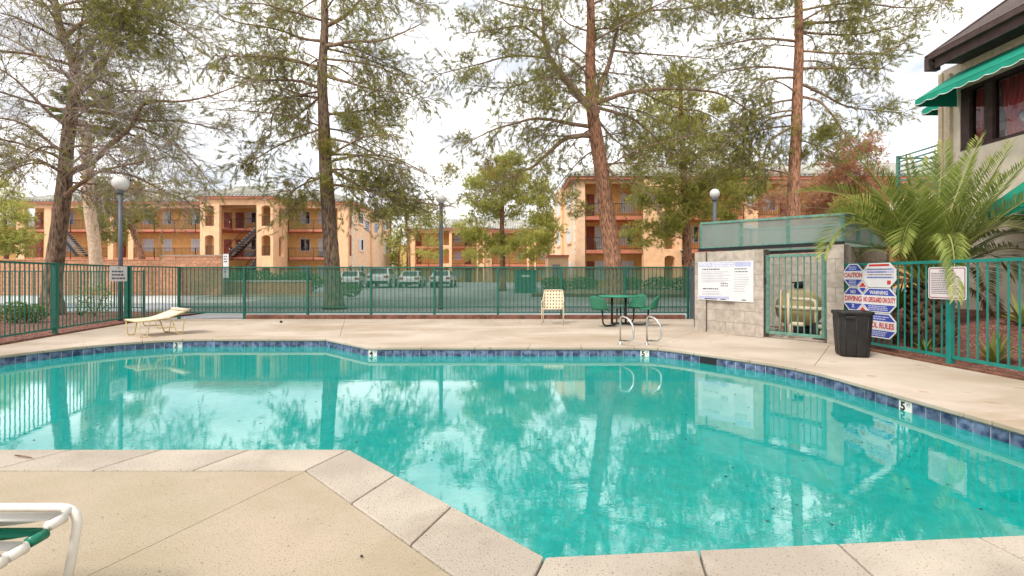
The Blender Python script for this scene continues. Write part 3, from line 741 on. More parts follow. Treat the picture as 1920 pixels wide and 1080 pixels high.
# maroon bordered notice on the right fence post
o = Vector((6.19,7.02,.94))+FN*.03
nb = thing('notice_sign', 'white notice with maroon border and small print on right fence post', 'sign', o)
def rrect(a, b, c, d, r):
    out = []
    for cx, cy, a0 in ((c-r,b+r,-90),(c-r,d-r,0),(a+r,d-r,90),(a+r,b+r,180)):
        for q in range(4): t_ = R(a0+30*q); out.append((cx+r*math.cos(t_), cy+r*math.sin(t_)))
    return out
plate(rrect(0,0,.56,.46,.03), o, FU, UP, FN, .004).build('board', 'signwhite', nb)
plate(rrect(.014,.014,.546,.446,.025), o+FN*.004, FU, UP, FN, .001).build('border', 'maroon', nb)
plate(rrect(.026,.026,.534,.434,.02), o+FN*.005, FU, UP, FN, .001).build('paper', 'signpink', nb)
print_lines('printed_lines', nb, o+FN*.006, FU, FN, .17, .40, (.405,), .012, 'greyink', 70, 1)
print_lines('printed_lines', nb, o+FN*.006, FU, FN, .05, .50, [.37-.026*i for i in range(12)], .010, 'greyink', 71, .9)
# white notice on the left fence
n = Vector((.97,-.24,0)).normalized()*1; n = Vector((-LD.y*-1, LD.x*-1, 0)); 
n = Vector((LD.y, -LD.x, 0)); n = -n if n.dot(Vector((8,-12,0))) < 0 else n
u = UP.cross(n); o = Vector((C0.x,C0.y,1.14))+Vector((LD.x,LD.y,0))*.86+n*.03
ln = thing('notice_sign', 'small white notice with grey print hung on the left green fence', 'sign', o)
plate(rect(0,0,.80,.40), o, u, UP, n, .004).build('board', 'signwhite', ln)
letters(ln, 'NO', .07, 'greyink', o+n*.004, u, n, .40, .35)
print_lines('printed_lines', ln, o+n*.004, u, n, .08, .72, (.26,.17,.08), .045, 'greyink', 80, 1)

# ================================================================== DECK FURNITURE
def arc_path(pts, r=.05, k=4):
    pts = [Vector(p) for p in pts]; out = [pts[0]]
    for a, b, c in zip(pts, pts[1:], pts[2:]):
        rr = min(r, (a-b).length*.45, (c-b).length*.45); s1 = b+(a-b).normalized()*rr; s2 = b+(c-b).normalized()*rr
        for i in range(k+1):
            q = i/k; out.append(s1*(1-q)**2+b*2*q*(1-q)+s2*q*q)
    return out+[pts[-1]]
# foreground strap chaise, bottom left
t = thing('strap_lounger', 'white tube lounger with green and white straps at the bottom left corner', 'lounger', (-2.0,1.0,0))
zt = .405; xr, xl = -1.60, -2.24; yf, yn = 1.76, -.15
MB().tube(arc_path([(xr-.03,yf-.05,0),(xr+.0,yf,zt),(xl-.0,yf,zt),(xl+.03,yf-.05,0)], .075, 6), .0150, 14).build('end_frame', 'plasticwhite', t)
for x in (xr, xl):
    s_ = -1 if x == xr else 1
    MB().tube([(x+s_*.035,yf-.005,zt-.005),(x+s_*.03,yf-.16,zt-.045),(x+s_*.02,yf-.6,zt-.05),(x+s_*.02,yn,zt-.05)], .0140, 12).build('side_rail', 'plasticwhite', t)
    MB().tube(arc_path([(x+s_*.02,yn+.5,zt-.05),(x+s_*.02,yn+.42,0),(x+s_*.02,yn+.25,0),(x+s_*.02,yn+.18,zt-.05)], .05), .0165, 10).build('leg', 'plasticwhite', t)
cols = ['plasticwhite','strapgreen','plasticwhite','plasticwhite','strapgreen','strapgreen']
for i in range(24):
    y1 = yf-.045-.068*i; y0 = y1-.056; xa, xb = xl+.02, xr-.02; zz = zt-[.016,.036,.046,.05][min(i,3)]
    vs = []; K = 10
    for side in (y0, y1):
        for j in range(K+1):
            q = j/K; x = xa+(xb-xa)*q; sag = -.028*(1-(2*q-1)**2); vs.append((x, side, zz+.021+sag))
    vs2 = [(x, y, z-.004) for x, y, z in vs]; N1 = len(vs)
    fs = []
    for j in range(K):
        fs.append([j,j+1,K+1+j+1,K+1+j]); fs.append([N1+K+1+j,N1+K+1+j+1,N1+j+1,N1+j])
        fs.append([N1+j,N1+j+1,j+1,j]); fs.append([K+1+j,K+1+j+1,N1+K+1+j+1,N1+K+1+j])
    fs += [[0,K+1,N1+K+1,N1],[K,N1+K,N1+2*K+1,2*K+1]]
    mb = MB().add(vs, fs, True)
    for xx in (xa, xb):  # wrap round the rail
        mb.tube([(xx,y0,zz-.0),(xx,y1,zz-.0)], .0185, 12, smooth=True)
    mb.build('strap', cols[i % 6], t)
# beige sling chaise by the left fence
ch = thing('sling_lounger', 'beige sling lounger with tan tube legs by the left fence', 'lounger', (-7.72,9.78,0), R(55))
Lw = .66; ch.scale = (.74,1.1,1)
def ctube(name, pts, r=.014, m='beigetube'): return MB().tube(pts, r, 8).build(name, m, ch, local=True)
for y in (0, Lw):
    ctube('side_rail', [(0,y,.33),(.72,y,.36)]); ctube('back_rail', [(.70,y,.36),(1.28,y,.52)])
    ctube('leg', arc_path([(.02,y,.33),(.07,y,.0),(.22,y,.0),(.30,y,.34)], .05)); ctube('leg', arc_path([(.82,y,.34),(.98,y,.0),(1.10,y,.0),(1.16,y,.34)], .05))
    ctube('arm_loop', arc_path([(.42,y,.35),(.46,y,.17),(.92,y,.17),(.80,y,.36)], .06), .012)
ctube('end_bar', [(0,0,.33),(0,Lw,.33)]); ctube('head_bar', [(1.28,0,.52),(1.28,Lw,.52)]); ctube('cross_bar', [(1.02,0,.02),(1.02,Lw,.02)], .012)
vs = []
prof = [(0,.345),(.2,.335),(.45,.34),(.70,.375),(.9,.43),(1.1,.485),(1.28,.54),(1.34,.545)]
for x, z in prof:
    for j in range(5): vs.append((x, Lw*j/4, z-.02*math.sin(math.pi*j/4)))
fs = [[i*5+j,i*5+j+1,(i+1)*5+j+1,(i+1)*5+j] for i in range(len(prof)-1) for j in range(4)]
o_ = MB().add(vs, fs, True).build('sling', 'sling', ch, local=True)
sm_ = o_.modifiers.new('thick', 'SOLIDIFY'); sm_.thickness = .012
MB().bar((1.19,.02,.535),(1.19,Lw-.02,.535),.12,.05).build('head_pillow', 'sling', ch, local=True, bevel=.015)
# strap armchair
ac = thing('strap_armchair', 'beige woven strap armchair by the screened fence', 'armchair', (1.09,12.62,0), R(-8))
def at(name, pts, r=.013): return MB().tube(pts, r, 8).build(name, 'beige', ac, local=True)
for x in (-.28, .28):
    at('leg', [(x,-.28,0),(x,-.26,.45),(x,-.24,.60)]); at('leg', [(x*.97,.27,0),(x,.20,.42)])
    at('armrest', arc_path([(x,-.26,.55),(x,-.24,.62),(x,.12,.62),(x*.92,.22,.80)], .06))
    at('back_post', [(x*.92,.12,.40),(x*.92,.22,.66),(x*.9,.30,.88)])
at('back_top', arc_path([(-.255,.29,.84),(-.24,.305,.90),(.24,.305,.90),(.255,.29,.84)], .06)); at('seat_front', [(-.28,-.27,.42),(.28,-.27,.42)]); at('seat_back', [(-.27,.15,.40),(.27,.15,.40)])
for i in range(6):
    f = (i+.5)/6; x = -.235+.47*f
    MB().obox((x-.024,.135,.42),(.048,0,0),(0,.006,0),(0,.165,.46)).build('back_strap', 'beige', ac, local=True)
    MB().obox((x-.024,-.27,.425),(.048,0,0),(0,.42,-.012),(0,0,.005)).build('seat_strap', 'beige', ac, local=True)
for i in range(5):
    f = (i+.5)/5; z = .44+.43*f; y = .135+.165*(z-.42)/.46-.004
    MB().obox((-.25,y,z-.024),(.5,0,0),(0,.004,-.0015),(0,.017,.046)).build('back_strap', 'beige', ac, local=True)
# round picnic table with four bucket seats
pt = thing('picnic_table', 'green round mesh table with attached bucket seats and black tube legs', 'table', (2.78,12.35,0), R(12))
MB().lathe([(0,.735),(.48,.735),(.525,.74),(.53,.755),(.525,.77),(0,.772)], (0,0,0), 36).build('table_top', 'tabletop', pt, local=True)
for s in (-1, 1): MB().tube([(s*.17,-.05*s,0.03),(s*.17,-.05*s,.73)], .03, 10).build('pedestal', 'blackmetal', pt, local=True)
MB().tube([(-.17,.05,.05),(.17,-.05,.05)], .025, 8).build('base_bar', 'blackmetal', pt, local=True)
for a in (28, 208, 332):
    rm = Matrix.Rotation(R(a), 4, 'Z'); T_ = lambda p: rm @ Vector(p)
    st = MB(); 
    MB().tube([T_(p) for p in arc_path([(.15,.06,.45),(.17,.06,.03),(.62,.06,.03),(.72,.06,.10),(.74,.06,.42)], .10)], .022, 8).build('seat_arm', 'blackmetal', pt, local=True)
    vs = []; K = 12; 
    prof = [(.0,.0),(.5,.0),(.95,.02),(1.0,.06),(1.08,.18),(1.15,.30),(1.2,.36)]
    for i, (rr, z) in enumerate(prof):
        for j in range(2*K+1):
            th = R(-180+360*j/(2*K)); back = max(0, math.cos(th)); f = back**.6
            zz = .43+z*(f if z > .03 else 1); q = .23*(rr if (z <= .06) else .98+(rr-.98)*f)
            vs.append(T_((.74+q*math.cos(th), q*math.sin(th)*1.05, zz)))
    M_ = 2*K+1
    fs = [[i*M_+j,i*M_+j+1,(i+1)*M_+j+1,(i+1)*M_+j] for i in range(len(prof)-1) for j in range(M_-1)]
    so2 = MB().add(vs, fs, True).build('bucket_seat', 'seatmesh', pt, local=True); q_ = so2.modifiers.new('thick', 'SOLIDIFY'); q_.thickness = .015
# pool ladder rails
for i, (px, lab) in enumerate(((1163,'stainless ladder grab rail at the pool edge, left one'),(1213,'stainless ladder grab rail at the pool edge, right one'))):
    X = (px-960)*8.86/F
    hr = thing('grab_rail', lab, 'grab rail', (X,8.86,0), group='pool ladder rails')
    MB().tube(arc_path([(X,8.86,0),(X,8.86,.50),(X+.02,8.80,.53),(X+.10,8.66,.50),(X+.17,8.56,.36),(X+.17,8.55,.17),(X+.12,8.58,.10),(X+.0,8.84,.07)], .06), .0175, 12).build('rail_tube', 'steel', hr)
    MB().lathe([(.0,0),(.045,0),(.045,.012),(.024,.03),(0,.03)], (X,8.86,0), 16).build('base_flange', 'steel', hr)
# trash can
tc_ = thing('trash_can', 'black square plastic trash can in front of the safety signs', 'trash can', (5.46,7.62,0), R(-20)); tc_.scale = (.94,.94,1)
def rsq(h, k=5, r=.35):
    out = []
    for cx, cy, a0 in ((1,-1,-90),(1,1,0),(-1,1,90),(-1,-1,180)):
        for q in range(k):
            t_ = R(a0+90*q/(k-1)); out.append((h*(cx*(1-r)+r*math.cos(t_)), h*(cy*(1-r)+r*math.sin(t_))))
    return out
def rings(levels, name, m, cap=(True, False)):
    vs = []; nn_ = 20
    for h, z in levels: vs += [(x, y, z) for x, y in rsq(h)]
    fs = [[i*nn_+j, i*nn_+(j+1)%nn_, (i+1)*nn_+(j+1)%nn_, (i+1)*nn_+j] for i in range(len(levels)-1) for j in range(nn_)]
    if cap[0]: fs.append(list(range(nn_))[::-1])
    return MB().add(vs, fs, True).build(name, m, tc_, local=True)
rings([(.195,.01),(.20,.0),(.205,.02),(.243,.64),(.245,.66)], 'bin_body', 'canplastic')
rings([(.245,.655),(.262,.66),(.266,.70),(.262,.715),(.245,.715),(.24,.66),(.20,.05)], 'bin_rim', 'canplastic', (False, False))
for a in range(4):
    for f in (-.5, 0, .5):
        rm = Matrix.Rotation(R(90*a), 4, 'Z'); p0 = rm @ Vector((.203,f*.28,.03)); p1 = rm @ Vector((.238,f*.33,.60))
        MB().tube([p0, p1], .008, 6).build('rib', 'canplastic', tc_, local=True)
for s in (-1, 1): MB().box((s*.10-.07,-.285,.60),(s*.10+.07,-.25,.645)).build('handle', 'canplastic', tc_, local=True, bevel=.01) if s < 0 else MB().box((-.07,.25,.60),(.07,.285,.645)).build('handle', 'canplastic', tc_, local=True, bevel=.01)
# small litter on the deck: stick and pine needles
st_ = MB().tube([G(28,856)+Vector((0,0,.01)), G(45,859)+Vector((0,0,.014)), G(60,861)+Vector((0,0,.01))], [.004,.006,.003], 6).build('twig_on_coping', 'limb'); tag(st_, 'small brown stick lying on the near left coping', 'stick')
lf = MB().lathe([(.0,0),(.007,.002),(.005,.007),(0,.009)], G(678,1044), 8).build('pine_cone_scale', 'dark'); tag(lf, 'tiny dark pine cone bit lying on the near deck', 'debris')
lf = MB().lathe([(.0,0),(.045,.006),(.03,.05),(0,.06)], G(527,605), 8).build('pine_cone', 'dark'); tag(lf, 'small dark pine cone on the far deck before the screened fence', 'pine cone')

# fallen needles and bits on the far deck, drifting leaves on the water
def flecks(n, sampler, L, w, lift):
    V = []
    for _ in range(n):
        x, y, z = sampler(); a = random.random()*6.28; l_ = L*random.uniform(.5,1.3); d = Vector((math.cos(a),math.sin(a),0)); s_ = Vector((-d.y,d.x,0))*w*random.uniform(.6,1.3); c = Vector((x,y,z+lift))
        V += [(c-d*l_-s_*.3)[:], (c+s_)[:], (c+d*l_)[:], (c-d*l_-s_*.3)[:], (c+d*l_)[:], (c-s_)[:]]
    return np.array(V)
def deck_far():
    while True:
        y = 14.15-abs(random.gauss(0,1.1)) if random.random() < .75 else random.uniform(9.9,14); x = random.uniform(-9.5,5.2)
        if y > 9.9+.25*max(0,-x-7) and x > -9.6+(13-y)*.22: return (x, y, -.006)
tag(link('fallen_needles', tri_mesh('fallen_needles', flecks(2600, deck_far, .035, .006, .003), 'limb')), 'scattered brown pine needles on the far deck along the fence', 'litter', kind='stuff')
def deck_near():
    while True:
        x, y = random.uniform(-3.6,3.8), random.uniform(1.6,3.1)
        if y < 3.0-.75*max(0,x+1.4) or (x > .3 and 1.75 < y < 2.05): return (x, y, -.006 if not (x > .3) else .0)
tag(link('deck_specks', tri_mesh('deck_specks', flecks(160, deck_near, .006, .003, .003), 'twig')), 'tiny dark grit specks on the near deck', 'litter', kind='stuff')
def on_water():
    while True:
        x, y = random.uniform(-5,4), random.uniform(2.6,8.3)
        if y > 3.6 or x > .3: return (x, y, WATER_Z)
tag(link('floating_leaves', tri_mesh('floating_leaves', flecks(150, on_water, .014, .009, .002), 'cone')), 'small dark leaves and seeds drifting on the pool water', 'litter', kind='stuff')

# ================================================================== LAMPS
def lamp(label, px, d, pg, rz_, rg, zb, pr, oval=1.0):
    c = W(px, pg, d); t = thing('street_lamp', label, 'lamp post', (c.x, c.y, zb))
    MB().tube([(c.x,c.y,zb),(c.x,c.y,c.z-rg*.8)], [pr*1.15, pr], 14).build('pole', 'lamppost', t)
    MB().lathe([(pr*1.0,-rg-.10),(pr*1.7,-rg-.08),(pr*1.7,-rg-.02),(pr*1.1,-rg*.72)], c, 14).build('collar', 'lamppost', t)
    pf = [(max(.001, rg*math.cos(R(a))*oval), rg*math.sin(R(a))) for a in range(-85, 86, 10)]
    MB().lathe(pf, c, 24).build('globe', 'globe', t)
lamp('grey lamp post with wide white globe behind the left fence', 226, 13.6, 344, 0, .205, 0, .052, 1.02)
lamp('slim grey lamp post with small round globe behind the screened fence', 827, 18.5, 373, 0, .19, 0, .07)
lamp('grey lamp post with white round globe behind the pump enclosure', 1340, 17.5, 363, 0, .175, 0, .062)

# ================================================================== APARTMENT BUILDINGS
def X_(px, d): return (px-960)*d/F
def part(parent, name, m, a, b): return MB().box(a, b).build(name, m, parent)
def window(parent, x0, x1, z0, z1, y, pane='curtain', fw=.07):
    f = MB()
    f.box((x0,y-.05,z0),(x0+fw,y,z1)).box((x1-fw,y-.05,z0),(x1,y,z1)).box((x0+fw,y-.05,z0),(x1-fw,y,z0+fw)).box((x0+fw,y-.05,z1-fw),(x1-fw,y,z1))
    xm = (x0+x1)/2; f.box((xm-.03,y-.045,z0+fw),(xm+.03,y-.005,z1-fw))
    w = f.build('window', 'whiteframe', parent)
    MB().box((x0+fw,y-.02,z0+fw),(xm-.03,y-.01,z1-fw)).build('pane', pane, w); MB().box((xm+.03,y-.02,z0+fw),(x1-fw,y-.01,z1-fw)).build('pane', 'glassdark' if pane == 'curtain' and random.random() < .35 else pane, w)
    return w
def railing(parent, x0, x1, y, z, h=1.0, sp=.14, m='blackmetal', drop=.35, y1=None):
    r_ = MB(); y1 = y if y1 is None else y1; L = math.hypot(x1-x0, y1-y); n = max(2, int(L/sp))
    P = lambda q, zz: Vector((x0+(x1-x0)*q, y+(y1-y)*q, zz))
    r_.bar(P(0,z+h), P(1,z+h), .045); r_.bar(P(0,z+.1), P(1,z+.1), .035)
    for i in range(n+1): r_.bar(P(i/n,z+.1), P(i/n,z+h), .022)
    k = max(1, round(L/2.2))
    for i in range(k+1): r_.bar(P(i/k,z-drop), P(i/k,z+h), .05)
    return r_.build('railing', m, parent)
def arch_pier(parent, x0, x1, y0, y1, z0, z1, xa, xb, ops, m='stucco', name='pier', swap=False):
    """pier with arched openings; swap=True: the pier runs along y (x<->y)"""
    mb = MB(); T = (lambda a, b, c: (b, a, c)) if swap else (lambda a, b, c: (a, b, c))
    bx = lambda a0, a1, c0, c1: mb.box(T(a0,y0,c0), T(a1,y1,c1))
    bx(x0, xa, z0, z1); bx(xb, x1, z0, z1)
    z = z0
    for za, zb in ops:
        if za-z > .01: bx(xa, xb, z, za)
        z = zb
        k = 8; w = (xb-xa)/2; cx = (xa+xb)/2; h = w*.6
        nxt = [o_[0] for o_ in ops if o_[0] > zb]; zc = min(nxt) if nxt else z1
        for i in range(k):
            t0, t1 = math.pi*i/k, math.pi*(i+1)/k
            ax, az = cx-w*math.cos(t0), zb-h+h*math.sin(t0); bx2, bz = cx-w*math.cos(t1), zb-h+h*math.sin(t1)
            pts = [T(ax,y0,az), T(bx2,y0,bz), T(bx2,y0,zc), T(ax,y0,zc)]; e = Vector(T(0,y1-y0,0))
            mb.extr(pts, e)
        z = zc
    return mb.build(name, m, parent)
def hip_roof(parent, x0, x1, y0, y1, z, rise, oh=.5, left=True, right=True, ribs='fs'):
    x0 -= oh; x1 += oh; y0 -= oh; y1 += oh; w = (y1-y0)/2; ym = (y0+y1)/2
    rl = x0+(w if left else 0); rr = x1-(w if right else 0)
    if rl > rr: rl = rr = (x0+x1)/2
    vs = [(x0,y0,z),(x1,y0,z),(x1,y1,z),(x0,y1,z),(rl,ym,z+rise),(rr,ym,z+rise)]
    vs2 = [(x,y,zz-.12) for x,y,zz in vs[:4]]
    MB().add(vs+vs2, [(0,1,5,4),(1,2,5),(2,3,4,5),(3,0,4),(6,7,1,0),(7,8,2,1),(8,9,3,2),(9,6,0,3),(9,8,7,6)]).build('roof', 'rooftile', parent)
    rb_ = MB(); sp = .36
    n = int((x1-x0)/sp)
    for i in range(n):
        x = x0+(i+.5)*(x1-x0)/n
        t = 1.0
        if x < rl: t = (x-x0)/(rl-x0)
        if x > rr: t = (x1-x)/(x1-rr)
        if t > .03: rb_.tube([(x,y0-.06,z+.02),(x,y0+w*t,z+.03+rise*t)], .10, 6, smooth=True)
    n = int((y1-y0)/sp)
    for side, xs, xr_ in ((left,x0,rl),(right,x1,rr)):
        if not side: continue
        for i in range(n):
            y = y0+(i+.5)*(y1-y0)/n; t = 1-abs(y-ym)/w
            if t > .03: rb_.tube([(xs,y,z+.02),(xs+(xr_-xs)*t,y,z+.03+rise*t)], .10, 6, smooth=True)
    o = rb_.build('roof_tiles', 'rooftile', parent); tag(o, kind='stuff')
    fa = MB().box((x0+.06,y0+.10,z-.34),(x1-.06,y0+.22,z-.121)).box((x0+.10,y0+.22,z-.34),(x0+.22,y1-.22,z-.121)).box((x1-.22,y0+.22,z-.34),(x1-.10,y1-.22,z-.121)).build('fascia', 'terra', parent)
def stairs(parent, x0, z0, x1, z1, y, wd=1.1, n=12, m='blackmetal'):
    for yy in (y, y+wd): MB().bar((x0,yy,z0),(x1,yy,z1), .07, .28).build('stringer', m, parent)
    for i in range(n):
        q = (i+.5)/n; x = x0+(x1-x0)*q; z = z0+(z1-z0)*q+.12; MB().box((x-.16,y,z),(x+.16,y+wd,z+.06)).build('tread', 'concrete', parent)
    MB().tube([(x0,y,z0+1.05),(x1,y,z1+1.05)], .03, 6).build('handrail', m, parent)

# ---------------- building A (left, three storeys)
Z1, Z2, Z3, ZE = .35, 3.30, 6.25, 9.25
bA = thing('apartment_building', 'long three storey orange stucco building with outside stairs at the left', 'building', (-32,50,.4))
YF, YB = 50.0, 52.0
xl_, xr_ = X_(30,50), -17.3
part(bA, 'wall', 'stucco2', (xl_,YB,.2), (xr_-.02,60,ZE))
for z in (Z2, Z3): part(bA, 'floor_slab', 'terra', (xl_,YF+.05,z-.22), (xr_-.3,YB,z))
part(bA, 'beam', 'stucco', (xl_,YF+.02,ZE-.75), (xr_-.26,YF+.32,ZE-.02))
for a, b in ((30,46),(83,96),(202,212),(240,250),(330,336)):
    part(bA, 'pier', 'stucco', (X_(a,50),YF,.2), (X_(b,50),YF+.35,ZE-.03 if a != 330 else Z1))
part(bA, 'pier', 'stucco', (X_(178,50),YF-.3,.2), (X_(189,50),YF+.04,Z3-.05))
part(bA, 'pier', 'stucco', (X_(633,50),YF,.2), (xr_,YF+.4,ZE))
# right end wall, leaning back from the corner
eb_ = MB().prism([(-17.28,50.4),(-15.7,62),(-16.1,62),(-17.6,50.4)], .2, ZE); eb_.build('end_wall', 'stuccot', bA)
ew = Vector((1.58,11.6,0)).normalized(); ewn = Vector((ew.y,-ew.x,0))
def endbox(q0, q1, z0, z1, proud, name, m, parent):
    o = Vector((-17.28,50.4,0))+ew*q0; return MB().obox(o+Vector((0,0,z0))+ewn*.002, ew*(q1-q0), ewn*proud, Vector((0,0,z1-z0))).build(name, m, parent)
for z in (Z1+.9, Z2+.9, Z3+.9):
    for q in (2.2, 9.2):
        w_ = endbox(q, q+1.1, z, z+1.3, .05, 'window', 'whiteframe', bA); endbox(q+.1, q+.53, z+.1, z+1.2, .06, 'pane', 'curtain', w_); endbox(q+.58, q+1.0, z+.1, z+1.2, .06, 'pane', 'glassdark', w_)
        endbox(q-.1, q+1.2, z-.14, z, .12, 'sill', 'stuccot', w_)
endbox(5.2,5.5,.3,ZE-.3,.2,'downpipe_boxing','stucco',bA)
for z0, z1 in ((Z1,Z1+2.1),(Z2+.2,Z2+2.4),(Z3+.2,Z3+2.3)): endbox(.0+.05, .42, z0, z1, .03, 'breezeway_opening', 'door', bA); endbox(11.0,11.5,z0,z1,.03,'breezeway_opening','door',bA)
for q in (3.9, 6.3):
    s_ = endbox(q, q+.95, Z3+.35, Z3+1.45, .04, 'wall_plaque', 'lilac', bA)
    for i in range(4): endbox(q+.12, q+.83, Z3+.5+.24*i, Z3+.62+.24*i, .05, 'plaque_bar', 'greenpale', s_)
for i in range(16): endbox(.55, .95 if i % 2 else .8, .4+.55*i, .4+.55*i+.5, .06, 'quoin_block', 'cream', bA)
# tower with stair
TY = 47.0
tx0, tx1, tx2, tx3 = X_(375,47), X_(411,47), X_(481,47), X_(512,47)
arch_pier(bA, tx0, tx1, TY, TY+.4, .2, ZE-.0, X_(384,47), X_(401,47), [(Z1,Z1+2.0),(Z2+.05,Z2+2.1),(Z3+.05,Z3+2.1)])
arch_pier(bA, tx2, tx3, TY, TY+.4, .2, ZE-.0, X_(490,47), X_(507,47), [(Z1,Z1+1.9),(Z2+.05,Z2+2.1),(Z3+.05,Z3+2.1)])
arch_pier(bA, TY+.4, YF, tx3-.4, tx3, .2, ZE-.01, TY+1.2, TY+2.4, [(Z1,Z1+1.9),(Z2+.05,Z2+2.1),(Z3+.05,Z3+2.1)], swap=True)
arch_pier(bA, TY+.4, YF, tx0, tx0+.4, .2, ZE-.01, TY+1.2, TY+2.4, [(Z1,Z1+1.9),(Z2+.05,Z2+2.1),(Z3+.05,Z3+2.1)], swap=True)
part(bA, 'beam', 'stucco', (tx1,TY+.01,ZE-.85), (tx2,TY+.4,ZE-.01))
for z in (Z2, Z3):
    part(bA, 'floor_slab', 'terra', (tx0+.4,TY+.41,z-.2), (tx1+.2,YF+.04,z)); part(bA, 'floor_slab', 'terra', (tx2-.2,TY+.41,z-.2), (tx3-.41,YF+.04,z)); part(bA, 'floor_slab', 'terra', (tx1+.21,YF-1.2,z-.2), (tx2-.21,YF+.045,z))
    railing(bA, tx1+.2, tx2-.2, YF-1.2, z)
    for a, b in ((384,401),(490,507)): railing(bA, X_(a,47), X_(b,47), TY+.2, z, 1.0, drop=0)
    railing(bA, X_(541,50), X_(633,50), YF+.03, z); railing(bA, X_(250,50), tx0-.3, YF+.03, z); railing(bA, X_(46,50), X_(83,50), YF+.03, z); railing(bA, X_(96,50), X_(202,50), YF+.03, z)
railing(bA, X_(250,50), tx0-.3, YF+.03, Z1)
stairs(bA, X_(425,48), Z2-.1, X_(483,48), Z3-.1, 47.9); stairs(bA, X_(483,48), Z2-.2, X_(432,48), Z1, 46.2) if False else stairs(bA, X_(462,48), Z1+.9, X_(484,48), Z2-.1, 47.9, n=6)
stairs(bA, X_(128,50), Z3-.1, X_(168,50), Z2+.1, 48.6)
# doors and windows on the back wall
D = YB
def adoor(b, x0, x1, z, y=D): 
    d_ = part(b, 'door', 'door', (x0,y-.06,z), (x1,y-.002,z+2.05)); MB().box((x1-.18,y-.12,z+.95),(x1-.1,y-.061,z+1.05)).build('handle', 'steel', d_)
for z in (Z1, Z2, Z3):
    for a, b in ((420,434),(442,457)): adoor(bA, X_(a,D), X_(b,D), z)
    window(bA, X_(462,D), X_(481,D), z+.9, z+2.1, D); window(bA, X_(404,D), X_(413,D), z+.9, z+2.1, D)
    window(bA, X_(563,D), X_(582,D), z+.75, z+2.15, D, 'glassdark' if z == Z2 else 'curtain'); window(bA, X_(597,D), X_(612,D), z+.75, z+2.15, D)
    for a, b in ((268,289),(306,323),(359,377)): window(bA, X_(a,D), X_(b,D), z+.75, z+2.1, D)
    adoor(bA, X_(66,D), X_(80,D), z); adoor(bA, X_(222,D), X_(236,D), z)
    window(bA, X_(125,D), X_(140,D), z+.7, z+2.1, D)
for x in (462, 600): MB().box((X_(x,D),D-.4,Z2+.15),(X_(x+17,D),D-.01,Z2+.75)).build('air_conditioner', 'boxgrey', bA)
hip_roof(bA, xl_, xr_+.3, YF, 60, ZE, 2.0)
hip_roof(bA, tx0, tx3, TY, 52, ZE+.06, 1.35, .45)
for px in (515,): part(bA, 'flood_light', 'white', (X_(494,46.9),TY-.12,ZE-.45), (X_(502,46.9),TY-.01,ZE-.25))
# ---------------- building C (right)
bC = thing('apartment_building', 'three storey orange building behind the leaning reddish pine', 'building', (15,38,.4))
YC, YD = 38.0, 39.8; cE = 9.35; C2, C3 = 3.42, 6.12
xc0, xc1 = 5.25, 46.0
part(bC, 'wall', 'stucco2', (xc0+.32,YD,.2), (xc1,46,cE))
for z in (C2, C3): part(bC, 'floor_slab', 'terra', (xc0+.45,YC+.05,z-.28), (xc1,YD,z))
part(bC, 'beam', 'stucco', (xc0+.4,YC+.02,cE-.6), (xc1,YC+.3,cE-.02))
part(bC, 'pier', 'stuccot', (xc0-.02,YC,.2), (X_(1097,38),YC+.5,cE))
MB().prism([(5.25,38.5),(5.6,38.5),(4.45,46),(4.1,46)], .2, cE).build('end_wall', 'stuccot', bC)
cw = Vector((-1.15,7.5,0)).normalized(); cwn = Vector((-cw.y,cw.x,0)) ; cwn = cwn if cwn.x < 0 else -cwn
def cbox(q0, q1, z0, z1, proud, name, m, parent):
    o = Vector((5.25,38.5,0))+cw*q0; return MB().obox(o+Vector((0,0,z0))+cwn*.002, cw*(q1-q0), cwn*proud, Vector((0,0,z1-z0))).build(name, m, parent)
for z in (.5, C2, C3):
    for q in (1.6, 5.3):
        w_ = cbox(q, q+1.1, z+.8, z+2.0, .05, 'window', 'whiteframe', bC); cbox(q+.1, q+1.0, z+.9, z+1.9, .06, 'pane', 'curtain', w_); cbox(q-.1, q+1.2, z+.62, z+.8, .12, 'sill', 'stuccot', w_)
for i in range(17): cbox(.12, .75 if i % 2 else .55, .4+.52*i, .4+.52*i+.47, .07, 'quoin_block', 'cream', bC)
cbox(3.9,4.25,.3,cE-.3,.22,'downpipe_boxing','stucco',bC)
arch_pier(bC, X_(1205,38), X_(1275,38), YC-.4, YC+.3, .2, cE, X_(1243,38), X_(1262,38), [(.5,2.95),(C2+.05,C2+2.1),(C3+.05,C3+2.1)], name='pier')
part(bC, 'pier', 'stucco', (X_(1395,38),YC-.1,.2), (X_(1420,38),YC+.35,cE-.03)); part(bC, 'pier', 'stucco', (X_(1560,38),YC-.1,.2), (X_(1580,38),YC+.35,cE-.03))
for z in (C2, C3):
    railing(bC, X_(1097,38)+.02, X_(1205,38)-.02, YC+.03, z); railing(bC, X_(1420,38)+.02, X_(1560,38)-.02, YC+.03, z); railing(bC, X_(1275,38)+.02, X_(1395,38)-.02, YC+.03, z); railing(bC, X_(1580,38)+.02, xc1, YC+.03, z)
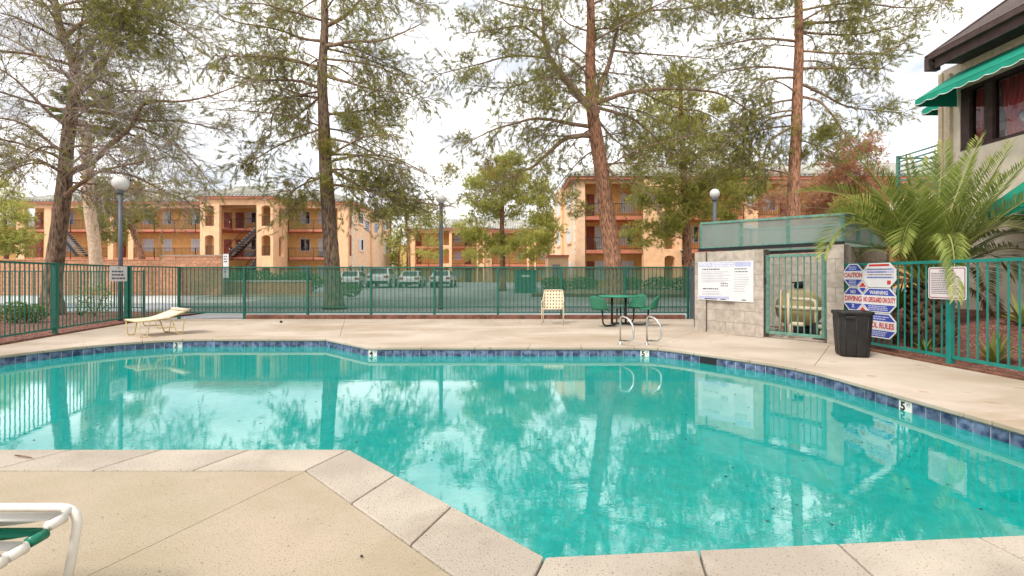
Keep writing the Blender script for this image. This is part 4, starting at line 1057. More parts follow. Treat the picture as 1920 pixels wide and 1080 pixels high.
for z in (.5, C2, C3):
    adoor(bC, X_(1100,39.8), X_(1114,39.8), z, YD)
    window(bC, X_(1116,39.8), X_(1138,39.8), z+.5, z+2.1, YD); window(bC, X_(1163,39.8), X_(1188,39.8), z+.5, z+2.1, YD)
    window(bC, X_(1430,39.8), X_(1455,39.8), z+.7, z+2.1, YD); adoor(bC, X_(1462,39.8), X_(1478,39.8), z, YD); window(bC, X_(1290,39.8), X_(1310,39.8), z+.7, z+2.1, YD); window(bC, X_(1600,39.8), X_(1625,39.8), z+.7, z+2.1, YD)
    window(bC, X_(1400,37.9), X_(1414,37.9), z+.8, z+2.0, YC-.102) if z > 1 else None
MB().box((X_(1118,39.4),YD-.45,C2+.1),(X_(1136,39.4),YD-.08,C2+.75)).build('air_conditioner', 'boxgrey', bC)
stairs(bC, X_(1278,37.5), C2-.1, X_(1310,37.5), .6, 37.2, n=12)
hip_roof(bC, xc0-.3, xc1, YC, 46, cE, 1.9)
lw = thing('utility_shed', 'low orange stucco shed beside the right apartment building', 'shed', (3.5,36,.3))
part(lw, 'wall', 'stuccot', (X_(1028,36),36,.2), (X_(1066,36),39,2.75)); part(lw, 'coping_cap', 'terra', (X_(1026,36),35.9,2.75), (X_(1067,36),39.1,2.92)); part(lw, 'meter_panel', 'boxgrey', (X_(1036,36),35.93,1.2), (X_(1050,36),35.998,2.2))
# ---------------- building B (far middle)
bB = thing('apartment_building', 'distant orange apartment building in the middle behind the lone pine', 'building', (-5,70,.5))
YQ, YR = 70.0, 72.0; B2, B3, bE = 3.1, 5.75, 8.35
part(bB, 'wall', 'stucco2', (X_(765,72),YR,.2), (X_(1040,72),80,bE))
for z in (B2, B3): part(bB, 'floor_slab', 'terra', (X_(765,70),YQ+.05,z-.3), (X_(1040,70),YR,z))
part(bB, 'beam', 'stucco', (X_(765,70),YQ+.02,bE-.6), (X_(1040,70),YQ+.3,bE-.02))
for a, b in ((770,778),(910,922),(988,992),(1002,1005),(1030,1038)): part(bB, 'pier', 'stucco', (X_(a,70),YQ-.05,.2), (X_(b,70),YQ+.35,bE-.01))
arch_pier(bB, X_(829,70), X_(849,70), YQ-1.2, YQ-.8, .2, bE-.01, X_(833,70), X_(844,70), [(.5,2.6),(B2+.1,B2+2.2),(B3+.1,B3+2.2)])
arch_pier(bB, X_(895,70), X_(909,70), YQ-1.2, YQ-.8, .2, bE-.01, X_(898,70), X_(906,70), [(.5,2.6),(B2+.1,B2+2.2),(B3+.1,B3+2.2)])
part(bB, 'beam', 'stucco', (X_(849,70),YQ-1.19,bE-.7), (X_(895,70),YQ-.8,bE-.02))
for z in (B2, B3):
    for a, b in ((778,829),(922,988),(1005,1030)): railing(bB, X_(a,70), X_(b,70), YQ+.03, z, sp=.22)
    railing(bB, X_(849,70), X_(895,70), YQ-.6, z, sp=.22)
for z in (.5, B2, B3):
    for a, b in ((852,866),(820,828),(935,950),(968,980),(1012,1024)): window(bB, X_(a,72), X_(b,72), z+.7, z+2.0, YR)
    adoor(bB, X_(872,72), X_(884,72), z, YR); adoor(bB, X_(780,72), X_(790,72), z, YR)
hip_roof(bB, X_(765,70), X_(1040,70), YQ, 80, bE, 2.0); hip_roof(bB, X_(829,70), X_(909,70), YQ-1.2, 74, bE+.05, 1.3, .5)
sh = thing('yellow_outbuilding', 'plain yellow flat-roofed building between the apartment blocks', 'building', (-17,72,.4)); part(sh, 'wall', 'yellow', (X_(738,72),72,.2), (X_(762,72),78,5.9)); part(sh, 'parapet', 'stucco', (X_(737,72),71.9,5.9), (X_(763,72),78.1,6.15))
fr_ = thing('apartment_building', 'orange building with grey roof at the far left edge', 'building', (-64,62,.5)); part(fr_, 'wall', 'stucco2', (-80,64,.2), (X_(40,62),70,8.0)); part(fr_, 'floor_slab', 'terra', (-80,62.6,5.3), (X_(38,62),64,5.6)); part(fr_, 'pier', 'stucco', (X_(22,62),62.5,.2),(X_(32,62),63,7.9)); hip_roof(fr_, -80, X_(38,62), 62.5, 70, 8.0, 1.8)

# ---------------- slump block wall in front of building A
bw = thing('block_wall', 'red-brown slump block wall in front of the left apartment building', 'wall', (-20,28,.15))
def slump(x0, x1, y, z0, z1, parent, bl=.62, bh=.205):
    MB().box((x0,y+.01,z0-.3),(x1,y+.19,z1-.02)).build('mortar_core', 'mortar', parent)
    rows = int((z1-z0)/bh); cap = 0
    for r in range(rows):
        x = x0; w = bl if r % 2 else bl/2
        while x < x1-.02:
            e = min(x1, x+w); MB().box((x+.01,y+random.uniform(-.012,.004),z0+r*bh+.01),(e-.01,y+.2,z0+(r+1)*bh-.006)).build('slump_block', 'slump', parent); x = e; w = bl
    MB().box((x0,y-.03,z0+rows*bh),(x1,y+.23,z0+rows*bh+.06)).build('wall_cap', 'slump', parent)
# nearest, best seen rows as single blocks
slump(X_(300,28), X_(417,28), 28.0, .18, 2.58, bw)
slump(X_(140,28), X_(300,28), 28.02, .18, 2.30, bw)
far = MB(); bl, bh = .62, .205
for r in range(10):
    x = -48; w = bl if r % 2 else bl/2
    while x < X_(140,28)-.02:
        e_ = min(X_(140,28), x+w); far.box((x+.01,28.02+random.uniform(-.012,.004),.18+r*bh+.01),(e_-.01,28.2,.18+(r+1)*bh-.006)); x = e_; w = bl
o = far.build('slump_blocks', 'slump', bw); tag(o, kind='stuff'); MB().box((-48,28.03,-.1),(X_(140,28),28.2,2.2)).build('mortar_core', 'mortar', bw); MB().box((-48,27.98,2.23),(X_(140,28),28.25,2.30)).build('wall_cap', 'slump', bw)
lo_ = thing('low_wall', 'low dark block wall seen through the green screen', 'wall', (-15,30,.2)); MB().box((X_(418,29),29,0),(X_(582,29),29.2,.95)).build('wall_core', 'slump', lo_); MB().box((X_(418,29),28.95,.95),(X_(582,29),29.25,1.05)).build('wall_cap', 'concrete', lo_)
ps = thing('parking_sign', 'small white sign on a post at the end of the block wall', 'sign', (X_(424,27.8),27.8,.2)); MB().box((X_(418.5,27.8),27.78,1.2),(X_(429,27.8),27.80,2.6)).build('sign_plate', 'signwhite', ps); MB().box((X_(423,27.8),27.81,0),(X_(425,27.8),27.87,2.5)).build('post', 'lamppost', ps)
print_lines('printed_lines', ps, Vector((X_(418.5,27.8),27.78,1.2)), Vector((1,0,0)), Vector((0,-1,0)), .05, .28, (1.25,1.1,.95,.5,.35), .06, 'greyink', 90, 1)
# green utility cabinet
uc = thing('utility_cabinet', 'dark green utility cabinet with white label behind the screened fence', 'cabinet', (.85,31,.24))
c0, c1 = X_(965,31), X_(1006,31); part(uc, 'cabinet_body', 'utility', (c0,31,.1), (c1,32.2,1.62)); part(uc, 'cabinet_lid', 'utility', (c0-.03,30.94,1.62), (c1+.03,32.26,1.72)); part(uc, 'door_seam', 'dark', ((c0+c1)/2-.01,30.99,.2), ((c0+c1)/2+.01,30.999,1.55))
part(uc, 'warning_label', 'signwhite', (c0+.45,30.985,1.25), (c0+1.0,30.998,1.38))

# ================================================================== PARKED CARS
def car_meshes():
    P = {}
    prof = [(-2.2,.35),(-2.22,.62),(-2.15,.92),(-1.7,1.0),(1.0,.95),(1.9,.85),(2.2,.68),(2.22,.35)]
    b_ = MB(); vs = []; secs = [(-.80,.02),(-.88,.0),(.88,.0),(.80,.02)]
    m_ = len(prof)
    for sx, ins in ((-.80,.05),(-.89,.0),(.89,.0),(.80,.05)):
        for y, z in prof: vs.append((sx, y*(1-ins*.3), z+(.03 if abs(sx) < .85 and z > .8 else 0)))
    fs = [[i*m_+j,i*m_+(j+1)%m_,(i+1)*m_+(j+1)%m_,(i+1)*m_+j] for i in range(3) for j in range(m_)]+[list(range(m_)), list(range(3*m_,4*m_))[::-1]]
    P['body'] = b_.add(vs, fs).mesh('body', 'carwhite', bevel=.05, seg=2)
    cab = [(-1.95,.98),(-1.35,1.40),(-.2,1.46),(.45,1.40),(1.25,.95)]
    c_ = MB(); vs = []; m_ = len(cab)
    for s in (-1, 1):
        for y, z in cab: vs.append((s*(.80-.17*(z-.95)/.5), y, z))
    c_.add(vs, [list(range(m_)), list(range(m_,2*m_))[::-1]]+[[i,m_+i,m_+(i+1)%m_,(i+1)%m_] for i in range(m_)]); P['cabin'] = c_.mesh('cabin', 'carwhite', bevel=.03)
    g_ = MB().add([(-.62,-1.90,1.045),(.62,-1.90,1.045),(.54,-1.42,1.375),(-.54,-1.42,1.375)], [(0,1,2,3)]); P['rear_window'] = g_.mesh('rear_window', 'glassdark')
    for v_ in P['rear_window'].vertices: v_.co.y -= .035; v_.co.z += .02
    for s, nm in ((-1,'side_window'),(1,'side_window')):
        zf = lambda z: s*(.80-.17*(z-.95)/.5+.004)
        P[nm+str(s)] = MB().add([(zf(1.0),-1.6,1.0),(zf(1.36),-1.25,1.36),(zf(1.38),.35,1.38),(zf(1.0),.95,1.0)], [(0,1,2,3) if s < 0 else (3,2,1,0)]).mesh(nm, 'glassdark')
    P['wheel'] = MB().tube([(-.1,0,0),(.1,0,0)], .33, 20).mesh('wheel', 'tyre', bevel=.0); P['rim'] = MB().tube([(-.105,0,0),(.105,0,0)], .21, 14).mesh('rim', 'rim')
    P['tail_light'] = MB().box((-.16,-.03,-.09),(.16,.03,.09)).mesh('tail_light', 'taillight', bevel=.02)
    P['plate'] = MB().box((-.2,-.01,-.07),(.2,.01,.07)).mesh('plate', 'signwhite'); P['bumper'] = MB().box((-.78,-.05,-.10),(.78,.05,.10)).mesh('bumper', 'dark', bevel=.03)
    return P
CM = car_meshes()
for px, yy, rz, sc_, lab in ((655,38.5,6,1.0,'white parked car half hidden behind the second pine trunk'),(712,38.8,4,1.04,'white parked car, second from the left behind the screen'),(771,39.2,3,1.0,'white parked car, third from the left behind the screen'),(832,39.6,0,1.02,'white parked car behind the slim lamp post')):
    x = X_(px, yy)-.3; t = thing('parked_car', lab, 'car', (x, yy+2.2, gz(yy)-.05+.0), R(rz), 'cars parked behind the fence')
    t.scale = (sc_, sc_, sc_*(1.14 if px == 712 else 1))
    for nm in ('body','cabin','rear_window','side_window-1','side_window1'): link(nm.rstrip('-1'), CM[nm], t, True)
    for sx in (-.82, .82):
        for y in (-1.35, 1.35):
            w_ = link('wheel', CM['wheel'], t, True, loc=(sx,y,.33)); link('rim', CM['rim'], w_, True)
        link('tail_light', CM['tail_light'], t, True, loc=(sx*.78,-2.19,.80))
    link('license_plate', CM['plate'], t, True, loc=(0,-2.225,.72)); link('bumper', CM['bumper'], t, True, loc=(0,-2.22,.42))

# ================================================================== CLUBHOUSE ON THE RIGHT
rbld = thing('clubhouse', 'cream stucco clubhouse with brown roof and green awnings at the right edge', 'building', (9.4,8,.5))
FX = 9.4; YE = 10.4; YN = -2.0
def rpart(name, m, a, b, parent=None, **k): return MB().box(a, b).build(name, m, parent or rbld, **k)
rpart('wall', 'cream', (FX,YN,.3), (FX+.25,YE,3.88)); rpart('wall', 'cream', (FX,9.96,3.88), (FX+.25,YE,5.75)); rpart('wall', 'cream', (FX+.0,YN,5.18), (FX+.25,9.96,5.75)); rpart('end_wall', 'cream', (FX+.25,YE-.25,.3), (FX+7,YE,5.75))
rpart('downpipe', 'beige', (FX-.07,10.12,1.0), (FX-.002,10.22,5.6)); rpart('corner_trim', 'beige', (FX-.03,YE-.06,.5), (FX+.1,YE+.04,5.7))
rpart('floor', 'interior', (FX+.25,YN,3.0), (FX+6,YE-.25,3.1)); rpart('interior_wall', 'interior', (FX+3.0,YN,3.1), (FX+3.1,YE-.26,5.7)); rpart('ceiling', 'interior', (FX+.25,YN,5.68), (FX+6,YE-.25,5.74))
# window band: brown frames, panes, red curtains
wy = [9.96,9.72,8.85,8.72,7.2,7.08,5.6,5.48,4.0]
wf = MB()
for y0, y1 in ((9.96,9.78),(9.47,9.31),(8.2,8.08),(7.0,6.88),(5.6,5.48),(4.0,3.88)): wf.box((FX+.02,y1,3.95),(FX+.16,y0,5.12))
wf.box((FX+.01,3.88,3.88),(FX+.2,9.96,3.95)).box((FX+.01,3.88,5.12),(FX+.2,9.96,5.18)); wfo = wf.build('window_frame', 'brown', rbld)
def glassmat():
    m = bpy.data.materials.new('windowglass'); m.use_nodes = True; MATS['windowglass'] = m; N = m.node_tree.nodes; L = m.node_tree.links; N.remove(N['Principled BSDF'])
    tr = N.new('ShaderNodeBsdfTransparent'); tr.inputs['Color'].default_value = (.85,.88,.88,1); gl = N.new('ShaderNodeBsdfGlossy'); gl.inputs['Roughness'].default_value = .02
    f = N.new('ShaderNodeFresnel'); f.inputs['IOR'].default_value = 1.7; mx_ = N.new('ShaderNodeMixShader'); L.new(f.outputs[0], mx_.inputs[0]); L.new(tr.outputs[0], mx_.inputs[1]); L.new(gl.outputs[0], mx_.inputs[2]); L.new(mx_.outputs[0], N['Material Output'].inputs['Surface'])
glassmat()
for y0, y1 in ((9.47,9.78),(8.2,9.31),(7.0,8.08),(5.6,6.88),(4.0,5.48)): MB().add([(FX+.09,y0,3.95),(FX+.09,y0,5.12),(FX+.09,y1,5.12),(FX+.09,y1,3.95)], [(0,1,2,3)]).build('pane', 'windowglass', wfo)
def curtain(yt0, yt1, ym0, ym1, yb0, yb1, name='curtain'):
    vs = []; K = 40; lev = [(5.10,yt0,yt1),(4.9,yt0*.9+ym0*.1,yt1*.9+ym1*.1),(4.55,(yt0+ym0)/2,(yt1+ym1)/2),(4.35,ym0,ym1),(4.15,(yb0+ym0)/2,(yb1+ym1)/2),(3.97,yb0,yb1)]
    for z, a, b in lev:
        for j in range(K+1): q = j/K; vs.append((FX+.20+.03*math.sin(q*K*1.15)*(1 if z > 4.4 else .7), a+(b-a)*q, z))
    fs = [[i*(K+1)+j,i*(K+1)+j+1,(i+1)*(K+1)+j+1,(i+1)*(K+1)+j] for i in range(len(lev)-1) for j in range(K)]
    MB().add(vs, fs, True).build(name, 'redcurtain', rbld)
curtain(9.66,9.93,9.68,9.80,9.66,9.86); curtain(8.3,9.36,9.02,9.20,8.80,9.22); curtain(7.1,7.9,7.2,7.4,7.15,7.5)
for y, z, r_ in ((8.95,4.30,.13),(9.22,4.75,.09),(9.24,4.08,.10),(9.70,4.2,.08),(8.7,4.05,.12)):
    MB().lathe([(0,-r_*1.4),(r_*.9,-r_),(r_,0),(r_*.6,r_*.9),(0,r_)], (FX+.33,y,z), 12).build('window_ornament', 'curtainglow', rbld)
# eaves and roof
ex = 8.82
rpart('fascia', 'brown', (ex,YN,5.62), (ex+.05,9.9,5.86)); rpart('soffit', 'brown', (ex+.05,YN,5.70), (FX,9.9,5.745)); rpart('gutter', 'brown', (ex-.10,YN,5.80), (ex-.002,9.95,5.90)); rpart('frieze_board', 'beige', (FX-.04,YN,5.45), (FX-.002,9.9,5.69))
rv = [(ex-.06,YN,5.90),(ex-.06,9.98,5.90),(12.6,9.98,8.6),(12.6,YN,8.6)]
rf = MB().add(rv+[(x,y,z-.10) for x,y,z in rv], [(0,3,2,1),(4,5,6,7),(0,1,5,4),(1,2,6,5),(2,3,7,6),(3,0,4,7)]).build('roof', 'shingle', rbld)
sl_ = Vector((3.96,0,2.7)); sn = Vector((-2.7,0,3.96)).normalized()
for i in range(17):   # shingle courses
    q = (i+.5)/17.5; o_ = Vector((ex-.06,YN+.01,5.90))+sl_*q+sn*.004
    MB().obox(o_, Vector((0,11.94,0)), sl_*.050, sn*.016).build('shingle_course', 'shingle', rf)
rpart('gable_trim', 'brown', (ex-.05,9.99,5.62), (ex+.20,10.10,5.90)); MB().bar((ex,10.04,5.84),(12.6,10.04,8.52),.10,.22).build('barge_board', 'brown', rbld)
MB().bar((9.75,9.0,6.88),(9.75,YN,6.88),.16,.24).build('roof_upstand', 'brown', rbld)
# awnings with scalloped valance
def awning(name, A_, B_, out, ztop, zlow, val=.13, side=True):
    """A_, B_ plan points on the wall, out: outward vector"""
    A_, B_, out = Vector((*A_,0)), Vector((*B_,0)), Vector((*out,0)); L = (B_-A_).length; d = (B_-A_)/L
    n_ = int(L/.06); mb = MB()
    top = [A_+UP*ztop, B_+UP*ztop, B_+out+UP*zlow, A_+out+UP*zlow]
    mb.add(top, [(0,1,2,3)])
    a = mb.build(name, 'awning', rbld)
    vs = []
    for i in range(n_+1):
        p = A_+out+d*L*i/n_; sc_ = .035*abs(math.sin(math.pi*i*.06/.30)); vs += [p+UP*zlow, p+UP*(zlow-val+.035-sc_)+out*.03]
    MB().add(vs, [[2*i,2*i+2,2*i+3,2*i+1] for i in range(n_)]).build('valance', 'awning', a)
    MB().tube([vs[2*i+1] for i in range(n_+1)], .008, 5).build('valance_piping', 'white', a)
    for P_ in (A_, B_):
        MB().add([P_+UP*ztop, P_+out+UP*zlow, P_+out+UP*(zlow-val), P_+UP*(zlow-val)], [(0,1,2,3)]).build('end_panel', 'awning', a)
    m_ = a.modifiers.new('thick', 'SOLIDIFY'); m_.thickness = .008
    return a
awning('awning', (FX-.005,10.02), (FX-.005,4.2), (-.88,0), 5.55, 4.98)
awning('awning', (FX+.895,YE+.88), (FX+.895,YE+.04), (-.55,0), 5.60, 5.22); rpart('recessed_wall', 'cream', (FX+.9,YE+.002,3.12), (FX+1.1,YE+.9,5.75))
awning('awning', (FX-.005,8.62), (FX-.005,4.2), (-.9,0), 3.05, 2.42)
# landing with railing beyond the corner
rpart('landing', 'cream', (FX-.05,YE+.005,2.9), (FX+2.5,11.75,3.12))
lr = thing('landing_railing', 'slatted green-grey railing on the landing beside the clubhouse', 'railing', (FX,11,3.12))
for y in (10.48, 11.62): MB().box((FX+.02,y-.03,3.12),(FX+.08,y+.03,4.22)).build('post', 'greenpale', lr)
for i in range(9): MB().box((FX+.035,10.51,3.22+.118*i),(FX+.065,11.59,3.255+.118*i)).build('slat', 'greenpale', lr)
for i in range(1, 2): MB().bar((FX+.05,11.62,4.16),(FX+2.4,11.62,4.16),.04).build('return_rail', 'greenpale', lr)
# brick garden wall behind the bank

# ================================================================== TREES
def unit(v):
    return v/np.maximum(1e-9, np.linalg.norm(v, axis=-1, keepdims=True))
def needles(pos, dirs, tone, n=11, length=.115, width=.0085, spread=.5, jitter=.16):
    """vectorised needle tufts -> triangle verts, tones"""
    T = len(pos)
    if T == 0: return np.zeros((0,3)), np.zeros(0)
    d = np.repeat(unit(dirs), n, 0)+rng.normal(0, spread, (T*n,3)); d = unit(d)
    b = np.repeat(pos, n, 0)+rng.normal(0, length*jitter, (T*n,3))
    L = (length*rng.uniform(.6,1.25,(T*n,1)))
    side = unit(np.cross(d, rng.normal(0,1,(T*n,3))))*width
    v = np.empty((T*n,3,3)); v[:,0] = b-side; v[:,1] = b+side; v[:,2] = b+d*L
    tn = np.clip(np.repeat(tone, n)+rng.normal(0,.10,T*n), 0, 1)
    return v.reshape(-1,3), np.repeat(tn, 3)
def smooth_path(pts, k=4):
    pts = [Vector(p) for p in pts]; out = []
    for i in range(len(pts)-1):
        p0 = pts[max(i-1,0)]; p1 = pts[i]; p2 = pts[i+1]; p3 = pts[min(i+2,len(pts)-1)]
        for j in range(k):
            t = j/k; out.append(.5*((2*p1)+(p2-p0)*t+(2*p0-5*p1+4*p2-p3)*t*t+(3*p1-p0-3*p2+p3)*t**3))
    return out+[pts[-1]]
def pix_path(pts, d, kd=0.0, d0=None):
    n = len(pts); return [W(x, y, d+kd*(i/(max(1, n-1)))**.9) for i, (x, y) in enumerate(pts)]
class Tree:
    def __init__(s, seed): s.seed = seed; s.r = random.Random(seed); s.trunk = MB(); s.limbs = MB(); s.limb_list = []; s.tw = []; s.tp = []; s.td = []; s.tt = []; s.dead = []
    def rv(s): 
        while True:
            v = Vector((s.r.uniform(-1,1), s.r.uniform(-1,1), s.r.uniform(-1,1)))
            if .05 < v.length < 1: return v.normalized()
    def curve(s, p, d, L, n, droop=0, wob=.25):
        pts = [p.copy()]; d = d.normalized()
        for i in range(n):
            d = (d+s.rv()*wob*.5+Vector((0,0,-droop/n))).normalized(); pts.append(pts[-1]+d*(L/n))
        return pts
    def limb(s, pts, r0, r1=.02, k=4, n=8):
        P = smooth_path(pts, k); m = len(P); rs = [r0+(r1-r0)*(i/(m-1))**.8 for i in range(m)]
        P2 = [p+s.rv()*rs[i]*.25 if 0 < i < m-1 else p for i, p in enumerate(P)]
        s.limb_list.append(MB().tube(P2, rs, n)); return P2
    def twigs(s, pts, r0):
        s.tw.append((pts, r0))
    def foliate(s, P, leaf, start=.2, sp=.42, blen=1.5, tone=.45, droop=.5, tw=.24, tuft=.07, dead=False, tlen=.5, up=.15):
        """side branches along limb P, twigs along those, tufts on the twigs"""
        L = sum((b-a).length for a, b in zip(P, P[1:])); n = max(3, int(L/sp*1.75)); m = len(P)
        for i in range(n):
            f = start+(1-start)*(i+s.r.random())/n; x = f*(m-1); j = min(m-2, int(x)); p = P[j].lerp(P[j+1], x-j); t = (P[j+1]-P[j]).normalized()
            side = t.cross(s.rv()).normalized(); ang = s.r.uniform(.6,1.2)
            d = t*math.cos(ang)+side*math.sin(ang)+Vector((0,0,up)); bl = blen*s.r.uniform(.5,1.15)*(1-.45*f)
            B = s.curve(p, d, bl, 5, droop, .35); s.twigs(B, .014)
            lf = leaf(p) if callable(leaf) else leaf
            v = mnoise.noise(B[3]*.50+Vector((s.seed*3.7,1.3,0)))+.45*mnoise.noise(B[3]*1.3)
            if v < -.12 and s.r.random() < .85:      # open gap in the crown: a few bare twigs only
                s.tw.pop()
                if s.r.random() < .6: continue
                s.twigs(B, .010); lf *= .12
            elif v > .05: lf = min(1, lf*1.55)
            s.sub(B, bl, lf, tone+s.r.uniform(-.18,.18), tw, tuft, droop, tlen, dead)
        # leader end
        s.sub(P[-3:], (P[-1]-P[-3]).length, leaf(P[-1]) if callable(leaf) else leaf, tone, tw, tuft, droop, tlen, dead)
    def sub(s, B, bl, lf, tone, tw, tuft, droop, tlen, dead):
        nt_ = max(2, int(bl/tw)); mb_ = len(B)
        for q in range(nt_):
            f2 = .15+.85*(q+s.r.random())/nt_; x2 = f2*(mb_-1); j2 = min(mb_-2, int(x2)); p2 = B[j2].lerp(B[j2+1], x2-j2); t2 = (B[j2+1]-B[j2]).normalized()
            d2 = t2*s.r.uniform(.4,1)+s.rv()*.8; tl = tlen*s.r.uniform(.45,1.2); Tw = s.curve(p2, d2, tl, 3, droop*.6, .5)
            s.twigs(Tw, .006)
            if s.r.random() < lf:
                k = max(3, int(tl*.62/tuft)); 
                for w in range(k):
                    f3 = 1-.62*w/k; x3 = f3*3; j3 = min(2, int(x3)); p3 = Tw[j3].lerp(Tw[j3+1], x3-j3)
                    s.tp.append(p3[:]); s.td.append(((Tw[j3+1]-Tw[j3]).normalized())[:]); s.tt.append(tone)
            elif dead:
                for w in range(2):
                    e = s.curve(Tw[s.r.randint(1,3)], s.rv()+d2.normalized(), tl*.6, 2, 0, .5); s.twigs(e, .004)
    def clump(s, c, rx, ry, rz_, n, tone, twn=14):
        for _ in range(n):
            v = s.rv()*(s.r.random()**.45); p = Vector((c.x+v.x*rx, c.y+v.y*ry, c.z+v.z*rz_+.12*rz_*math.sin(v.x*7+c.x*3)))
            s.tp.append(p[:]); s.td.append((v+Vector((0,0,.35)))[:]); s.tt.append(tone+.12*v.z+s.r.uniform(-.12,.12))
        for _ in range(twn):
            v = s.rv(); s.twigs(s.curve(c+Vector((v.x*rx*.2,v.y*ry*.2,v.z*rz_*.2)), v, max(rx,rz_)*.85, 3, .1, .5), .012)
    def finish(s, name, label, loc, bark='bark', leaf='pine', nd=11, nl=.115, nw=.0085, twm='twig', cat='tree', group=None, twk=1.0, cones=0):
        t = thing(name, label, cat, loc, group=group)
        s.trunk.build('trunk', bark, t)
        for lb_ in s.limb_list: lb_.build('limb', 'limb', t)
        if s.limbs.v: tag(s.limbs.build('leaf_bases', 'limb', t), kind='stuff')
        # twigs: three-sided tubes, fast
        V = []
        for pts, r0 in s.tw:
            P = np.array([p[:] for p in pts]); m = len(P); tan = unit(np.gradient(P, axis=0)); a = np.cross(tan, np.array([.31,.52,.79])); a = unit(a); b = np.cross(tan, a)
            rr = (r0*twk*(1-.6*np.linspace(0,1,m)))[:,None]
            ring = [P+(a*math.cos(q)+b*math.sin(q))*rr for q in (0,2.094,4.189)]
            for k in range(3):
                A1, B1 = ring[k], ring[(k+1)%3]
                q1 = np.stack([A1[:-1],B1[:-1],B1[1:]],1); q2 = np.stack([A1[:-1],B1[1:],A1[1:]],1); V.append(q1.reshape(-1,3)); V.append(q2.reshape(-1,3))
        if V: o = link('twigs', tri_mesh('twigs', np.concatenate(V), twm), t); tag(o, kind='stuff')
        v, tn = needles(np.array(s.tp).reshape(-1,3), np.array(s.td).reshape(-1,3), np.array(s.tt), nd, nl, nw)
        if cones:
            O8 = np.array([(1,0,0),(-1,0,0),(0,1,0),(0,-1,0),(0,0,1.5),(0,0,-1.5)])*.026; T8 = [0,2,4,2,1,4,1,3,4,3,0,4,2,0,5,1,2,5,3,1,5,0,3,5]
            cv = np.concatenate([(O8*s.r.uniform(.7,1.3)+np.array(s.r.choice(s.tw)[0][1][:]))[T8] for _ in range(cones)]); tag(link('cones', tri_mesh('cones', cv, 'cone'), t), kind='stuff')
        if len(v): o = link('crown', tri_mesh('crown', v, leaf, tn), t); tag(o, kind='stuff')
        print('TREE', name, len(s.tw), len(s.tp), file=__import__('sys').stderr); return t
    def trunk_path(s, P, r0, r1, flare=1.5, n=16, k=5):
        P = smooth_path(P, k); m = len(P); rs = [r0+(r1-r0)*(i/(m-1)) for i in range(m)]
        for i in range(m):
            h = P[i].z-P[0].z; rs[i] *= 1+(flare-1)*math.exp(-h/.45)
            rs[i] *= 1+.04*s.r.uniform(-1,1)
        s.trunk.tube(P, rs, n); return P

def random_limbs(T, P, zlo, zhi, n, Lr, r0, leaf, az=None, **k):
    for i in range(n):
        z = zlo+(zhi-zlo)*(i+T.r.random())/n; j = min(range(len(P)), key=lambda q: abs(P[q].z-z)); a = T.r.uniform(0, 6.283) if az is None else T.r.choice(az)+T.r.uniform(-.5,.5)
        d = Vector((math.cos(a), math.sin(a), T.r.uniform(.05,.5))); L = T.r.uniform(*Lr); Q = T.curve(P[j], d, L, 6, .55, .25); Q = T.limb(Q, r0*T.r.uniform(.7,1.1), .012, 2, 6)
        T.foliate(Q, leaf, **k)

# ---- leftmost pine: mostly bare grey twigs, green in the upper right
D1 = 15.8
T = Tree(11)
P = T.trunk_path([W(95,594,D1),W(99,530,D1),W(108,450,D1),W(117,380,D1),W(122,330,D1),W(127,260,D1),W(136,200,D1+.1),W(142,150,D1+.1),W(136,108,D1+.1),W(118,70,D1),W(105,20,D1),W(98,-40,D1),W(95,-110,D1)], .262, .075, 1.7)
def leaf1(p):
    px, py = proj(p); a = max(0, 1-((px-265)/110)**2-((py-60)/110)**2); b = .16 if px > 330 else .05; c = .9*max(0, 1-((px-300)/50)**2-((py-240)/40)**2); e_ = .35 if (px < 60 and py > 200) else 0
    return min(.95, .16+a*1.2+b*.9+c+e_)
for pts, kd, r0 in (
  ([(140,178),(165,155),(190,125),(210,85),(222,60),(235,20),(245,-40)], -.5, .14), ([(118,372),(150,345),(190,320),(235,310),(290,295)], -1.8, .09), ([(130,325),(170,305),(205,275),(245,235),(265,200),(290,190),(340,190),(400,178),(470,150)], -1.0, .11),
  ([(138,205),(200,212),(260,225),(340,228),(420,245)], .8, .08), ([(125,290),(90,265),(50,235),(0,222),(-60,235)], -.6, .07), ([(138,145),(95,125),(50,90),(-10,60)], 1, .08), ([(128,240),(80,200),(30,150),(-30,110)], -1.2, .07),
  ([(146,120),(175,80),(195,55),(215,0)], 1.2, .07), ([(125,330),(70,300),(20,315),(-30,360)], -.8, .06), ([(118,72),(160,40),(230,22),(320,40),(380,80)], -.5, .08), ([(105,20),(60,0),(0,-20)], .5, .07),
  ([(215,80),(260,60),(310,70),(350,110)], .5, .06), ([(225,55),(260,10),(300,-30)], -.3, .06), ([(245,235),(300,255),(350,290),(395,345)], -.6, .05), ([(190,320),(250,330),(310,360),(350,375)], -1.0, .05), ([(142,150),(150,60),(165,-20)], .8, .06)):
    Q = T.limb(pix_path(pts, D1, kd), r0, .014); T.foliate(Q, leaf1, .08, .20, 1.9, .42, .30, .115, .06, True, .6, .05)
random_limbs(T, P, 4.2, 11.5, 30, (2.2,4.6), .05, leaf1, sp=.26, blen=1.6, tw=.14, dead=True, tone=.42)
for px, py, r_, n_, tn in ((255,55,55,420,.45),(300,110,38,240,.5),(215,30,40,220,.45),(300,240,32,120,.5),(330,20,36,160,.4),(60,255,26,60,.4)):
    c = W(px,py,D1-.3); rr = r_*D1/F; T.clump(c, rr, rr, rr*.7, n_, tn, 10)
T.finish('pine_tree', 'large pine with grey bare twigs at the far left', (P[0].x,P[0].y,0), 'barkgrey', 'pine', 9, .11, .0058, 'deadtwig', cones=420, group='tall pines around the pool', twk=1.0)

